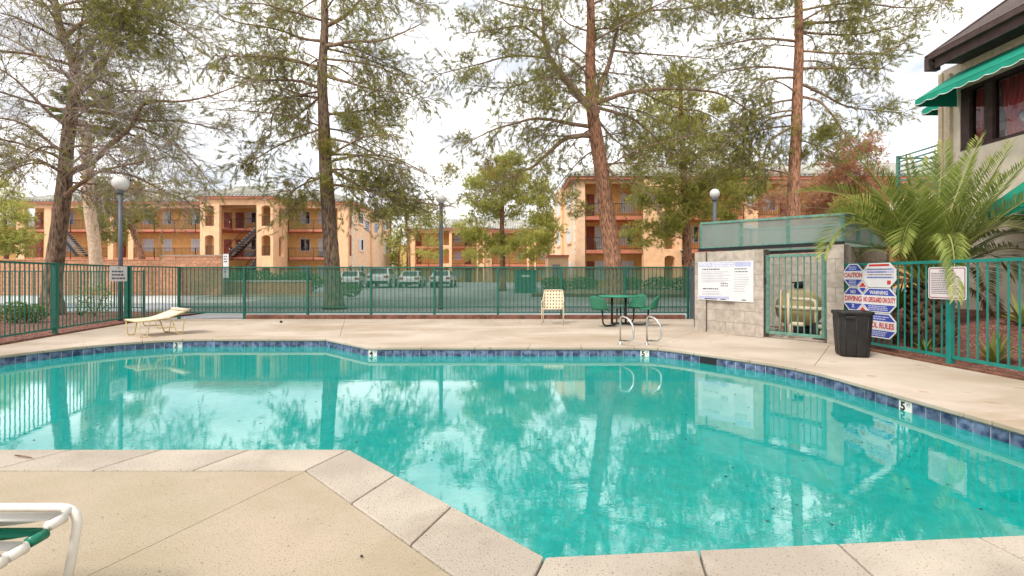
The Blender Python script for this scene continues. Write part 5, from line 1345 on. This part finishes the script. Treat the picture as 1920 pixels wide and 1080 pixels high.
def big_pine(seed, D, trunk, r0, r1, limbs, clumps, label, bark, leafiness=.62, tone=.42, fill=(4.6,14,40), zb=0, fl=1.5, bl=2.2, nd=10, tw=.125):
    T = Tree(seed); pts = [W(x,y,D) for x, y in trunk]; pts[0].z = zb-.05; P = T.trunk_path(pts, r0, r1, fl)
    for L_, kd, r_ in limbs:
        Q = T.limb(pix_path(L_, D, kd), r_, .016); T.foliate(Q, leafiness, .12, .21, bl, tone, .45, tw, .055, False, .46, .05)
    random_limbs(T, P, fill[0], fill[1], fill[2], (2.6,5.4), .05, leafiness, sp=.26, blen=1.7, tone=tone, tuft=.055, tw=.15)
    for px, py, r_, n_, tn in clumps:
        c = W(px,py,D+T.r.uniform(-.6,.2)); rr = r_*D/F
        for q in range(5):   # break the clump into uneven lobes
            o_ = T.rv(); c2 = c+Vector((o_.x*rr*.7,o_.y*rr*.5,o_.z*rr*.5)); T.clump(c2, rr*T.r.uniform(.35,.65), rr*.5, rr*T.r.uniform(.25,.5), n_//5, tn+T.r.uniform(-.1,.1), 5)
    return T, P
# ---- second pine
D2 = 18.7
T, P = big_pine(22, D2, [(627,578),(623,500),(618,430),(613,350),(610,300),(608,250),(606,200),(604,150),(606,100),(609,50),(608,0),(606,-60),(604,-130)], .31, .09, [
  ([(606,142),(655,155),(700,168),(765,175)],-.8,.075), ([(608,215),(660,210),(720,200),(790,175)],.8,.06), ([(612,312),(650,335),(700,360),(770,375),(835,388)],-.8,.085), ([(614,345),(680,355),(750,374),(810,400)],.7,.06), ([(611,305),(650,296),(690,290),(740,297),(800,325)],-1.5,.06),
  ([(608,50),(650,28),(682,-8),(720,-40)],.3,.10), ([(606,88),(660,78),(720,75),(795,42)],-.6,.09), ([(604,166),(550,150),(480,150),(405,130)],-.6,.08), ([(605,170),(540,185),(512,215),(508,258)],.6,.05), ([(606,78),(560,70),(520,55),(440,40),(395,18)],.8,.07),
  ([(605,128),(550,115),(500,108),(420,105)],-1.3,.07), ([(605,185),(560,180),(500,190),(410,188)],1.2,.05), ([(608,-10),(560,-20),(500,-10),(440,-5)],-.8,.06), ([(608,0),(650,-25),(720,-20),(790,10)],1.2,.06), ([(609,335),(580,335),(574,352),(590,372)],-.4,.04), ([(608,240),(550,260),(500,285),(465,310)],-.9,.045), ([(606,110),(690,120),(740,140),(800,190)],1.5,.05), ([(612,330),(570,345),(545,365),(540,395)],-.9,.04)],
  [(690,225,55,800,.50),(740,215,30,200,.5),(612,262,34,420,.62),(545,240,28,200,.55),(470,308,24,170,.78),(560,378,30,240,.55),(840,330,30,180,.60),(735,385,34,220,.55),(500,30,50,380,.42),(575,20,40,240,.45),(610,130,22,120,.5),(690,395,30,160,.5),(605,345,22,150,.6),(790,395,26,140,.6),(540,350,14,70,.85)],
  '', 'bark', .48, .44, zb=.02, fill=(4.8,14,24))
T.finish('pine_tree', 'tall dark-barked pine behind the screened fence beside the white cars', (P[0].x,P[0].y,0), 'barkgrey', 'pine', 10, .12, .0066, cones=420, group='tall pines around the pool')
# ---- third pine: leaning reddish trunk, forked
D3 = 21.6
T, P = big_pine(33, D3, [(1157,567),(1150,500),(1143,440),(1135,380),(1128,320),(1120,270),(1113,225),(1110,195),(1107,150),(1107,100),(1108,50),(1107,0),(1106,-70),(1105,-140)], .42, .14, [
  ([(1109,198),(1085,180),(1060,150),(1035,115),(1022,80),(1018,40),(1016,0),(1012,-60)],-.8,.24), ([(1112,192),(1128,155),(1145,110),(1155,65),(1158,20),(1160,-50)],.8,.17), ([(1112,196),(1160,178),(1200,170),(1260,167),(1320,170),(1360,180),(1400,205),(1445,238)],-1.2,.12), ([(1113,200),(1180,220),(1220,250),(1250,280),(1282,305)],.9,.09),
  ([(1114,238),(1060,230),(1010,222),(970,230),(920,245),(865,275)],-1.0,.11), ([(1117,250),(1060,260),(1030,285),(1000,312),(970,325),(940,345),(890,382)],-1.5,.13), ([(1114,215),(1150,260),(1185,282)],1.2,.06), ([(1124,300),(1155,330),(1190,350),(1230,372)],-1.2,.08),
  ([(1022,80),(980,50),(930,55),(880,62)],-.4,.06), ([(1032,110),(960,105),(880,125),(818,140)],.5,.06), ([(1150,95),(1200,100),(1270,105),(1350,112)],-.6,.06), ([(1157,35),(1220,20),(1290,15),(1395,-12)],.5,.07), ([(1107,60),(1060,40),(1040,0)],1.2,.05), ([(1018,20),(960,10),(900,-10)],-.7,.06), ([(1108,10),(1180,-20),(1260,-10),(1340,30)],-.9,.06), ([(1050,140),(1000,150),(950,165),(890,160)],.5,.05), ([(1110,180),(1070,200),(1040,250),(1010,300)],1.5,.05), ([(1200,170),(1260,200),(1330,215),(1390,260)],.5,.045)],
  [(1000,168,52,800,.52),(1030,130,36,340,.5),(890,150,34,330,.52),(1180,30,40,360,.45),(960,110,36,250,.5),(930,40,44,320,.42),(1060,20,40,260,.45),(870,95,30,190,.42),(940,330,40,420,.72),(900,300,26,160,.5),(1260,20,36,220,.42),(1080,395,28,200,.5),(1050,370,30,260,.45),(1130,60,30,200,.45),(860,260,24,120,.45),(850,30,32,180,.4)],
  '', 'bark', .46, .44, zb=.05, fl=1.25, fill=(6,14,22))
T.finish('pine_tree', 'leaning reddish pine with forked trunk behind the picnic table', (P[0].x,P[0].y,0), 'bark', 'pine', 10, .125, .0072, cones=420, group='tall pines around the pool')
# ---- fourth pine
D4 = 21.0
T, P = big_pine(44, D4, [(1489,560),(1488,470),(1488,400),(1489,330),(1493,250),(1495,180),(1498,100),(1498,50),(1497,0),(1495,-60),(1494,-130)], .30, .12, [
  ([(1495,180),(1535,190),(1560,215),(1590,260),(1612,292)],-.8,.07), ([(1496,155),(1540,175),(1590,200),(1650,208),(1695,212)],.6,.07), ([(1497,128),(1570,128),(1660,128)],-.4,.07), ([(1498,45),(1570,40),(1640,28),(1705,-5)],.6,.08), ([(1498,95),(1570,100),(1650,100),(1700,78)],-1.0,.06), ([(1498,42),(1560,8),(1620,-30)],-.8,.06),
  ([(1498,78),(1430,72),(1380,80),(1325,95)],-.6,.07), ([(1497,132),(1430,125),(1380,130),(1330,142)],.7,.06), ([(1496,145),(1440,150),(1400,190),(1378,235)],-.7,.06), ([(1495,185),(1430,200),(1400,240),(1390,300)],.6,.05), ([(1493,235),(1445,262),(1432,300),(1428,335)],-.5,.07), ([(1493,215),(1440,225),(1412,260),(1405,310)],.5,.05),
  ([(1497,0),(1440,-20),(1380,-10),(1320,15)],.6,.06), ([(1497,-5),(1570,-30),(1660,-30),(1740,0)],-.7,.06), ([(1498,30),(1420,35),(1360,20)],1.3,.05), ([(1497,60),(1590,65),(1680,50),(1750,20)],.8,.06), ([(1498,20),(1600,5),(1700,15),(1780,5)],1.2,.06)],
  [(1515,262,46,620,.45),(1560,245,28,260,.5),(1488,290,26,300,.45),(1610,70,40,240,.38),(1660,90,34,190,.38),(1620,20,40,240,.38),(1700,40,36,200,.38),(1480,20,36,280,.5),(1590,160,30,150,.4),(1660,195,30,130,.38),(1500,50,22,120,.5)],
  '', 'bark', .50, .42, zb=.05, fill=(5.5,14,9), bl=1.6)
T.finish('pine_tree', 'slender pine rising behind the pump enclosure and palm', (P[0].x,P[0].y,0), 'bark', 'pine', 10, .125, .0072, cones=420, group='tall pines around the pool')

# ---- bushier middle distance trees built of clumps
def clump_tree(name, label, D, trunk, r0, r1, clumps, leaf='pinelight', bark='bark', seed=1, nd=9, nl=.15, nw=.013, depth=1.0, twm='twig', zb=None, group=None, dens=1.0):
    T = Tree(seed); pts = [W(x,y,D) for x, y in trunk]; pts[0].z = gz(D)-.05 if zb is None else zb; P = T.trunk_path(pts, r0, r1, 1.4, 10, 4)
    for px, py, rx, ry, n_, tn in clumps:
        c = W(px,py,D+T.r.uniform(-depth,depth)); k = D/F; rx *= 1.22; ry *= 1.2
        j = min(range(len(P)), key=lambda q: (P[q]-c).length+abs(P[q].z-(c.z-.3))*.5); Q = T.limb([P[j], P[j].lerp(c,.5)+Vector((0,0,.15)), c], max(.025, r1*.45), .015, 3, 6)
        n_ = int(n_*dens*2.2)
        for q in range(9):
            o_ = T.rv(); c2 = c+Vector((o_.x*rx*k*.85,o_.y*rx*k*.65,o_.z*ry*k*.8)); s_ = T.r.uniform(.35,.72); T.clump(c2, rx*k*s_, rx*k*s_, ry*k*s_*.85, n_//7, tn+T.r.uniform(-.15,.12), 4)
    return T.finish(name, label, (P[0].x,P[0].y,P[0].z), bark, leaf, nd, nl, nw, twm, group=group)
clump_tree('pine_tree', 'bushy green pine with single trunk before the distant middle building', 34, [(943,540),(942,470),(941,420),(943,370),(946,330),(948,300)], .22, .08,
  [(945,315,30,18,200,.4),(920,345,38,24,300,.45),(975,350,40,25,330,.55),(900,390,32,20,230,.45),(1000,395,34,24,260,.6),(950,385,40,24,280,.5),(890,460,30,26,300,.55),(985,460,34,22,260,.5),(935,455,26,18,160,.45),(1015,430,28,22,200,.55),(960,300,24,14,120,.35),(1020,360,22,20,110,.45),(880,430,22,16,120,.5)], seed=51, nl=.2, nw=.019)
clump_tree('pine_tree', 'thin trunked pine near the yellow outbuilding', 46, [(768,540),(767,480),(764,440),(760,400),(762,370)], .14, .06,
  [(762,385,26,20,170,.4),(745,400,20,16,100,.45),(785,405,24,18,130,.45),(800,430,22,18,130,.5),(805,470,22,20,150,.6),(735,455,14,22,70,.45),(815,400,18,14,90,.35)], seed=52, nl=.2, nw=.019)
clump_tree('pine_tree', 'dense light green pine between the leaning pine and the round lamp', 27, [(1292,545),(1288,450),(1284,380),(1281,300),(1278,230),(1276,170),(1276,130)], .25, .08,
  [(1275,150,34,20,260,.45),(1255,195,46,26,430,.5),(1305,205,44,26,430,.5),(1240,245,46,28,460,.55),(1320,255,48,30,480,.5),(1280,280,50,30,480,.5),(1225,300,40,26,380,.5),(1345,300,44,30,400,.5),(1210,350,40,26,400,.55),(1270,350,50,32,520,.55),(1345,355,46,28,430,.55),(1240,400,46,30,520,.6),(1215,440,34,22,300,.55),(1290,400,40,26,360,.5),(1370,340,36,26,300,.5),(1380,390,30,24,240,.45),(1400,345,26,22,180,.5),(1400,300,22,20,120,.45),(1265,435,30,18,200,.5)], seed=53, nl=.17, nw=.0155, dens=.72)
clump_tree('pine_tree', 'green bushy tree at the far left edge beyond the wall', 40, [(10,540),(12,460),(8,400)], .2, .1,
  [(10,365,34,24,260,.6),(-15,395,34,24,200,.5),(35,395,20,18,110,.5),(15,440,30,24,200,.35),(-10,455,30,22,160,.3),(30,465,22,16,110,.35)], leaf='pinelight', seed=54, nl=.22, nw=.02)
clump_tree('pine_tree', 'leaning small tree with green crown behind the left lamp post', 30, [(272,530),(265,480),(252,440),(240,405),(222,380)], .22, .10,
  [(205,372,24,20,200,.45),(190,400,24,18,190,.5),(222,405,24,20,200,.5),(215,432,24,18,200,.55),(195,350,18,16,110,.4),(230,360,26,20,140,.7),(270,360,26,16,90,.8),(262,400,18,16,80,.5)], leaf='pine', seed=55, nl=.17, nw=.016)
clump_tree('dry_tree', 'reddish brown half-dead tree beside the slender pine', 30, [(1580,540),(1578,450),(1580,380),(1590,320),(1600,280)], .2, .07,
  [(1560,310,30,24,240,.4),(1600,330,34,26,260,.45),(1545,345,30,22,220,.6),(1620,300,28,28,200,.45),(1610,270,26,22,170,.55),(1585,365,34,22,240,.35),(1535,385,34,22,190,.5),(1630,350,26,24,170,.5),(1560,400,40,20,200,.45),(1500,375,26,20,110,.5),(1615,400,30,24,200,.9),(1460,350,34,26,110,.5),(1455,390,36,22,110,.5)], leaf='pinebrown', seed=56, nl=.19, nw=.014, twm='deadtwig')
clump_tree('pine_tree', 'yellow green shrubby tree behind the palm fronds', 24, [(1625,560),(1622,480),(1615,430)], .12, .06,
  [(1610,378,26,18,240,.75),(1640,400,26,18,200,.6),(1590,420,26,18,200,.6),(1560,430,24,14,130,.7),(1650,440,30,22,200,.5),(1600,460,34,20,200,.45)], seed=57, nl=.14, nw=.013)
clump_tree('pine_tree', 'distant green trees between the left and middle buildings', 60, [(748,520),(748,480),(750,450)], .2, .1, [(748,470,14,24,110,.45),(740,490,14,14,70,.4),(756,440,14,18,70,.4)], seed=58, nl=.3, nw=.03)
clump_tree('pine_tree', 'distant green tree crown beside the right apartment building', 58, [(1030,520),(1028,470),(1026,430)], .25, .1, [(1026,430,20,18,130,.55),(1012,455,20,18,120,.5),(1030,410,16,14,70,.45)], seed=59, nl=.3, nw=.03)

# ---- tall fan palm at the left, dead skirt under the crown
T = Tree(61); Dp = 26.0
P = T.trunk_path([W(184,545,Dp),W(180,490,Dp),W(175,440,Dp),W(168,390,Dp),W(165,330,Dp),W(163,280,Dp),W(163,235,Dp)], .30, .22, 1.3, 14)
for i in range(160):   # old leaf bases on the upper trunk
    q = T.r.random(); z = W(0,395,Dp).z+q*(W(0,235,Dp).z-W(0,395,Dp).z); j = min(range(len(P)), key=lambda k_: abs(P[k_].z-z)); a = T.r.uniform(0,6.28); e = Vector((math.cos(a),math.sin(a),.9)); c = Vector((P[j].x,P[j].y,z))
    T.limbs.tube([c+e*.20, c+Vector((e.x*.36,e.y*.36,.35))], [.06,.025], 4)
t = T.finish('fan_palm', 'tan fan palm trunk behind the leftmost pine', (P[0].x,P[0].y,.1), 'washtrunk')
cpt = W(165,215,Dp)
for i in range(26):
    a = T.r.uniform(0,6.28); el = T.r.uniform(-.9,1.1); d = Vector((math.cos(a)*math.cos(el), math.sin(a)*math.cos(el), math.sin(el))); up_ = Vector((0,0,1)); sd_ = d.cross(up_).normalized(); nn_ = sd_.cross(d)
    V = []; c = cpt+d*1.0
    for j in range(18):
        th = R(-80+160*j/17); e = (d*math.cos(th)+sd_*math.sin(th)+nn_*.1).normalized(); w_ = e.cross(nn_).normalized()*.035; tip = c+e*T.r.uniform(.8,1.05)+Vector((0,0,-.2))
        V += [(c-w_*.3)[:], (c+e*.5+w_)[:], tip[:], (c-w_*.3)[:], tip[:], (c+e*.5-w_)[:]]
    V += [cpt[:], (cpt+sd_*.04)[:], c[:]]
    link('frond', tri_mesh('frond', np.array(V), 'palm', np.full(len(V), T.r.uniform(.1,.75))), t)

# ---- date palm on the right
def frond_mesh(base, ctrl, tip, nl_=76, ll=.50, droop=.10, tone=.5, seed=0, vee=.42, w=.0115, leaf='palm'):
    rr = random.Random(seed); V = []; Tn = []
    def B(t): return base*(1-t)**2+ctrl*2*t*(1-t)+tip*t*t
    def dB(t): return ((ctrl-base)*2*(1-t)+(tip-ctrl)*2*t).normalized()
    n_ = 18
    for i in range(n_):    # rachis, three sided
        p, q = B(i/n_), B((i+1)/n_); r0, r1 = .020*(1-i/n_)+.003, .020*(1-(i+1)/n_)+.003; t = dB(i/n_); x = t.cross(UP).normalized() if abs(t.z) < .98 else Vector((1,0,0)); y = x.cross(t)
        R0 = [p+(x*math.cos(k*2.094)+y*math.sin(k*2.094))*r0 for k in range(3)]; R1 = [q+(x*math.cos(k*2.094)+y*math.sin(k*2.094))*r1 for k in range(3)]
        for k in range(3): V += [R0[k][:],R0[(k+1)%3][:],R1[(k+1)%3][:],R0[k][:],R1[(k+1)%3][:],R1[k][:]]; Tn += [.95]*6
    for i in range(nl_):
        f = .12+.88*i/(nl_-1); p = B(f); t = dB(f); x = t.cross(UP); x = x.normalized() if x.length > .1 else Vector((1,0,0)); y = x.cross(t).normalized()
        env = ll*(min(1, (f-.05)/.25))*(1 if f < .65 else 1-.62*(f-.65)/.35)
        for s in (-1, 1):
            fw = .75+.55*f+rr.uniform(-.12,.12); d = (x*s*1.0+t*fw+y*(vee+rr.uniform(-.15,.15))).normalized(); L = env*rr.uniform(.85,1.1); m_ = p+d*L*.55; e = p+d*L+Vector((0,0,-droop*L*rr.uniform(.5,1.1)))
            wv = d.cross(y).normalized()*w; tn = min(1, max(0, tone+rr.uniform(-.28,.28)+(.3 if f > .93 else 0)))
            V += [p[:],(m_-wv)[:],(m_+wv)[:],(m_-wv)[:],e[:],(m_+wv)[:]]; Tn += [tn]*6
    return tri_mesh('frond', np.array(V), leaf, np.array(Tn))
DP = 8.25
pb = Vector((7.25,DP,rbz(7.25,DP)))
pm_ = thing('date_palm', 'date palm with long arching fronds behind the right green fence', 'palm', pb)
tr_ = MB(); tr_.tube([pb+Vector((0,0,-.1)), pb+Vector((0,0,.4)), pb+Vector((-.02,0,.95))], [.34,.30,.22], 14)
for i in range(90):
    a = i*2.399; z = .1+.9*i/90; e = Vector((math.cos(a),math.sin(a),0)); r_ = .34-.1*z; c = pb+Vector((0,0,z)); tr_.tube([c+e*(r_-.06), c+e*(r_+.06)+UP*.10], [.07,.025], 5)
tr_.build('trunk', 'palmtrunk', pm_)
cb = pb+Vector((-.02,0,.95))
def fr(tip, ctl, dt=0, dc=0, tone=.5, seed=0, **k):
    link('frond', frond_mesh(cb+Vector((random.uniform(-.06,.06),random.uniform(-.06,.06),random.uniform(-.05,.05))), W(ctl[0],ctl[1],DP+dc), W(tip[0],tip[1],DP+dt), tone=tone, seed=seed, **k), pm_)
fr((1836,262),(1765,420),.1,.1,.55,1); fr((1895,272),(1800,430),-.3,-.2,.6,2); fr((2010,330),(1850,400),-.6,-.3,.5,3); fr((1612,298),(1705,400),.3,.2,.5,4); fr((1492,362),(1640,330),.2,.1,.45,5); fr((1545,478),(1600,330),-.5,-.3,.55,6); fr((1965,470),(1880,350),-.9,-.4,.62,7)
fr((1792,556),(1790,330),-1.75,-1.25,.55,8,ll=.30,vee=.1,droop=.5); fr((1702,296),(1722,420),.5,.3,.4,9,ll=.36); fr((1690,470),(1715,330),-.6,-.4,.5,10); fr((1745,300),(1745,420),.9,.5,.42,11); fr((1790,330),(1765,450),1.0,.6,.4,12); fr((1860,380),(1790,440),.9,.5,.35,13); fr((1560,400),(1650,400),.9,.5,.35,14); fr((1600,500),(1640,420),.9,.5,.4,15)
fr((1900,520),(1850,420),-.1,.0,.4,16); fr((1850,540),(1830,440),.8,.4,.3,17); fr((1660,560),(1665,450),.5,.3,.3,18); fr((1940,440),(1840,420),.4,.2,.45,19); fr((1650,360),(1700,430),-.7,-.4,.5,20); fr((1880,330),(1800,430),.5,.3,.48,21); fr((1720,360),(1735,440),-.9,-.4,.55,22); fr((1590,440),(1660,390),-.4,-.2,.45,23); fr((2000,520),(1900,400),.2,.1,.4,24); fr((1815,300),(1770,430),.7,.3,.42,25)

for k_, (tp_, ct_) in enumerate((((1770,270),(1755,420)),((1860,300),(1790,420)),((1660,320),(1710,420)),((1930,300),(1830,400)),((1590,330),(1680,390)),((1540,410),(1640,360)),((1920,380),(1840,400)),((1800,400),(1775,450)),((1690,400),(1720,450)),((1970,400),(1880,380)),((1740,380),(1742,460)))):
    s_ = (-1)**k_; fr(tp_, ct_, s_*.55+.2, s_*.3+.1, .38+.05*(k_ % 4), 60+k_)
for k_, (tp_, ct_, dt_, dc_) in enumerate((((1640,590),(1670,500),.3,.2),((1870,600),(1840,510),.4,.2),((1620,560),(1660,480),.6,.3))):
    fr(tp_, ct_, dt_, dc_, .5, 40+k_, ll=.34, droop=.5, leaf='deadpalm')
# ---- strap leaved plants
def strap_plant(name, label, base, n, L, w=.035, seed=0, leaf='yucca', spread=.9, droop=.5, tone=.5):
    rr = random.Random(seed); t = thing(name, label, 'plant', base)
    base = Vector(base)
    for i in range(n):
        a = rr.uniform(0,6.28); el = rr.uniform(.25,1.0)*spread; d = Vector((math.cos(a)*math.sin(el),math.sin(a)*math.sin(el),math.cos(el))); l_ = L*rr.uniform(.6,1.1); s = d.cross(UP); s = s.normalized() if s.length > .05 else Vector((1,0,0))
        V = []; Tn = []; K = 5; tn = min(1, max(0, tone+rr.uniform(-.35,.35)))
        pts = [base+d*l_*q/K+Vector((0,0,-droop*l_*(q/K)**2.2*math.sin(el))) for q in range(K+1)]; ws = [w*(.6+.9*(q/K) if q < 2 else 1.1*(1-(q/K)**2.2)) for q in range(K+1)]
        for q in range(K):
            a0, a1, b0, b1 = pts[q]-s*ws[q], pts[q]+s*ws[q], pts[q+1]-s*ws[q+1], pts[q+1]+s*ws[q+1]; V += [a0[:],a1[:],b1[:],a0[:],b1[:],b0[:]]; Tn += [tn]*6
        link('leaf', tri_mesh('leaf', np.array(V), leaf, np.array(Tn)), t)
def bank(x, y): return (x, y, rbz(x, y))
strap_plant('yucca_plant', 'tall yellow-green yucca in front of the palm beside the safety signs', (6.95,8.6,.62), 36, .78, .03, 1, tone=.6); MB().tube([bank(6.95,8.6), (6.95,8.6,.64)], .05, 8).build('stem', 'palmtrunk', [o for o in COL.objects if o.name == 'yucca_plant'][0])
strap_plant('yucca_plant', 'strap leaved plant right of the maroon bordered notice', bank(6.85,6.75), 26, .62, .028, 2, tone=.6); strap_plant('yucca_plant', 'drooping strap leaved plant at the right picture edge', bank(7.1,6.4), 24, .55, .028, 3, tone=.45); strap_plant('yucca_plant', 'small strap leaved plant at the foot of the date palm', bank(6.75,7.75), 16, .36, .02, 4, tone=.4); strap_plant('yucca_plant', 'strap leaved plant against the clubhouse wall', bank(8.5,7.9), 22, .7, .03, 5, tone=.45)
strap_plant('agave_plant', 'dark spiky clump beside the leftmost pine trunk', (-13.9,15.3,0), 20, .5, .02, 6, 'shrub', 1.2, .3, .25); strap_plant('grass_tuft', 'small grass tuft behind the sling lounger', (-10.2,13.75,0), 30, .38, .008, 7, 'yucca', .5, .3, .7)
def shrub(name, label, base, rx, rz_, n, leaf='shrub', seed=0, size=.045, stems=7, tone=.55):
    rr = random.Random(seed); t = thing(name, label, 'shrub', base); base = Vector(base); st = MB(); V = []; Tn = []
    for i in range(stems): a = rr.uniform(0,6.28); st.tube([base, base+Vector((math.cos(a)*rx*.4,math.sin(a)*rx*.4,rz_*.9)), base+Vector((math.cos(a)*rx*.7,math.sin(a)*rx*.7,rz_*1.6))], [.012,.008,.004], 5)
    st.build('stems', 'limb', t)
    for i in range(n):
        v = Vector((rr.gauss(0,1),rr.gauss(0,1),rr.gauss(0,1))).normalized()*(rr.random()**.35); p = base+Vector((v.x*rx,v.y*rx,rz_+v.z*rz_*.95)); d = (v+Vector((rr.uniform(-.6,.6),rr.uniform(-.6,.6),rr.uniform(-.2,.8)))).normalized(); s = d.cross(Vector((rr.uniform(-1,1),rr.uniform(-1,1),rr.uniform(-1,1)))).normalized()*size*.4; L = size*rr.uniform(.8,1.5)
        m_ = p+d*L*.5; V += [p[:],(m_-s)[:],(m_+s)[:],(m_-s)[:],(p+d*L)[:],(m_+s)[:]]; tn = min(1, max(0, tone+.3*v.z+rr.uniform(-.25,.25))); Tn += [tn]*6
    o = link('foliage', tri_mesh('foliage', np.array(V), leaf, np.array(Tn)), t); tag(o, kind='stuff')
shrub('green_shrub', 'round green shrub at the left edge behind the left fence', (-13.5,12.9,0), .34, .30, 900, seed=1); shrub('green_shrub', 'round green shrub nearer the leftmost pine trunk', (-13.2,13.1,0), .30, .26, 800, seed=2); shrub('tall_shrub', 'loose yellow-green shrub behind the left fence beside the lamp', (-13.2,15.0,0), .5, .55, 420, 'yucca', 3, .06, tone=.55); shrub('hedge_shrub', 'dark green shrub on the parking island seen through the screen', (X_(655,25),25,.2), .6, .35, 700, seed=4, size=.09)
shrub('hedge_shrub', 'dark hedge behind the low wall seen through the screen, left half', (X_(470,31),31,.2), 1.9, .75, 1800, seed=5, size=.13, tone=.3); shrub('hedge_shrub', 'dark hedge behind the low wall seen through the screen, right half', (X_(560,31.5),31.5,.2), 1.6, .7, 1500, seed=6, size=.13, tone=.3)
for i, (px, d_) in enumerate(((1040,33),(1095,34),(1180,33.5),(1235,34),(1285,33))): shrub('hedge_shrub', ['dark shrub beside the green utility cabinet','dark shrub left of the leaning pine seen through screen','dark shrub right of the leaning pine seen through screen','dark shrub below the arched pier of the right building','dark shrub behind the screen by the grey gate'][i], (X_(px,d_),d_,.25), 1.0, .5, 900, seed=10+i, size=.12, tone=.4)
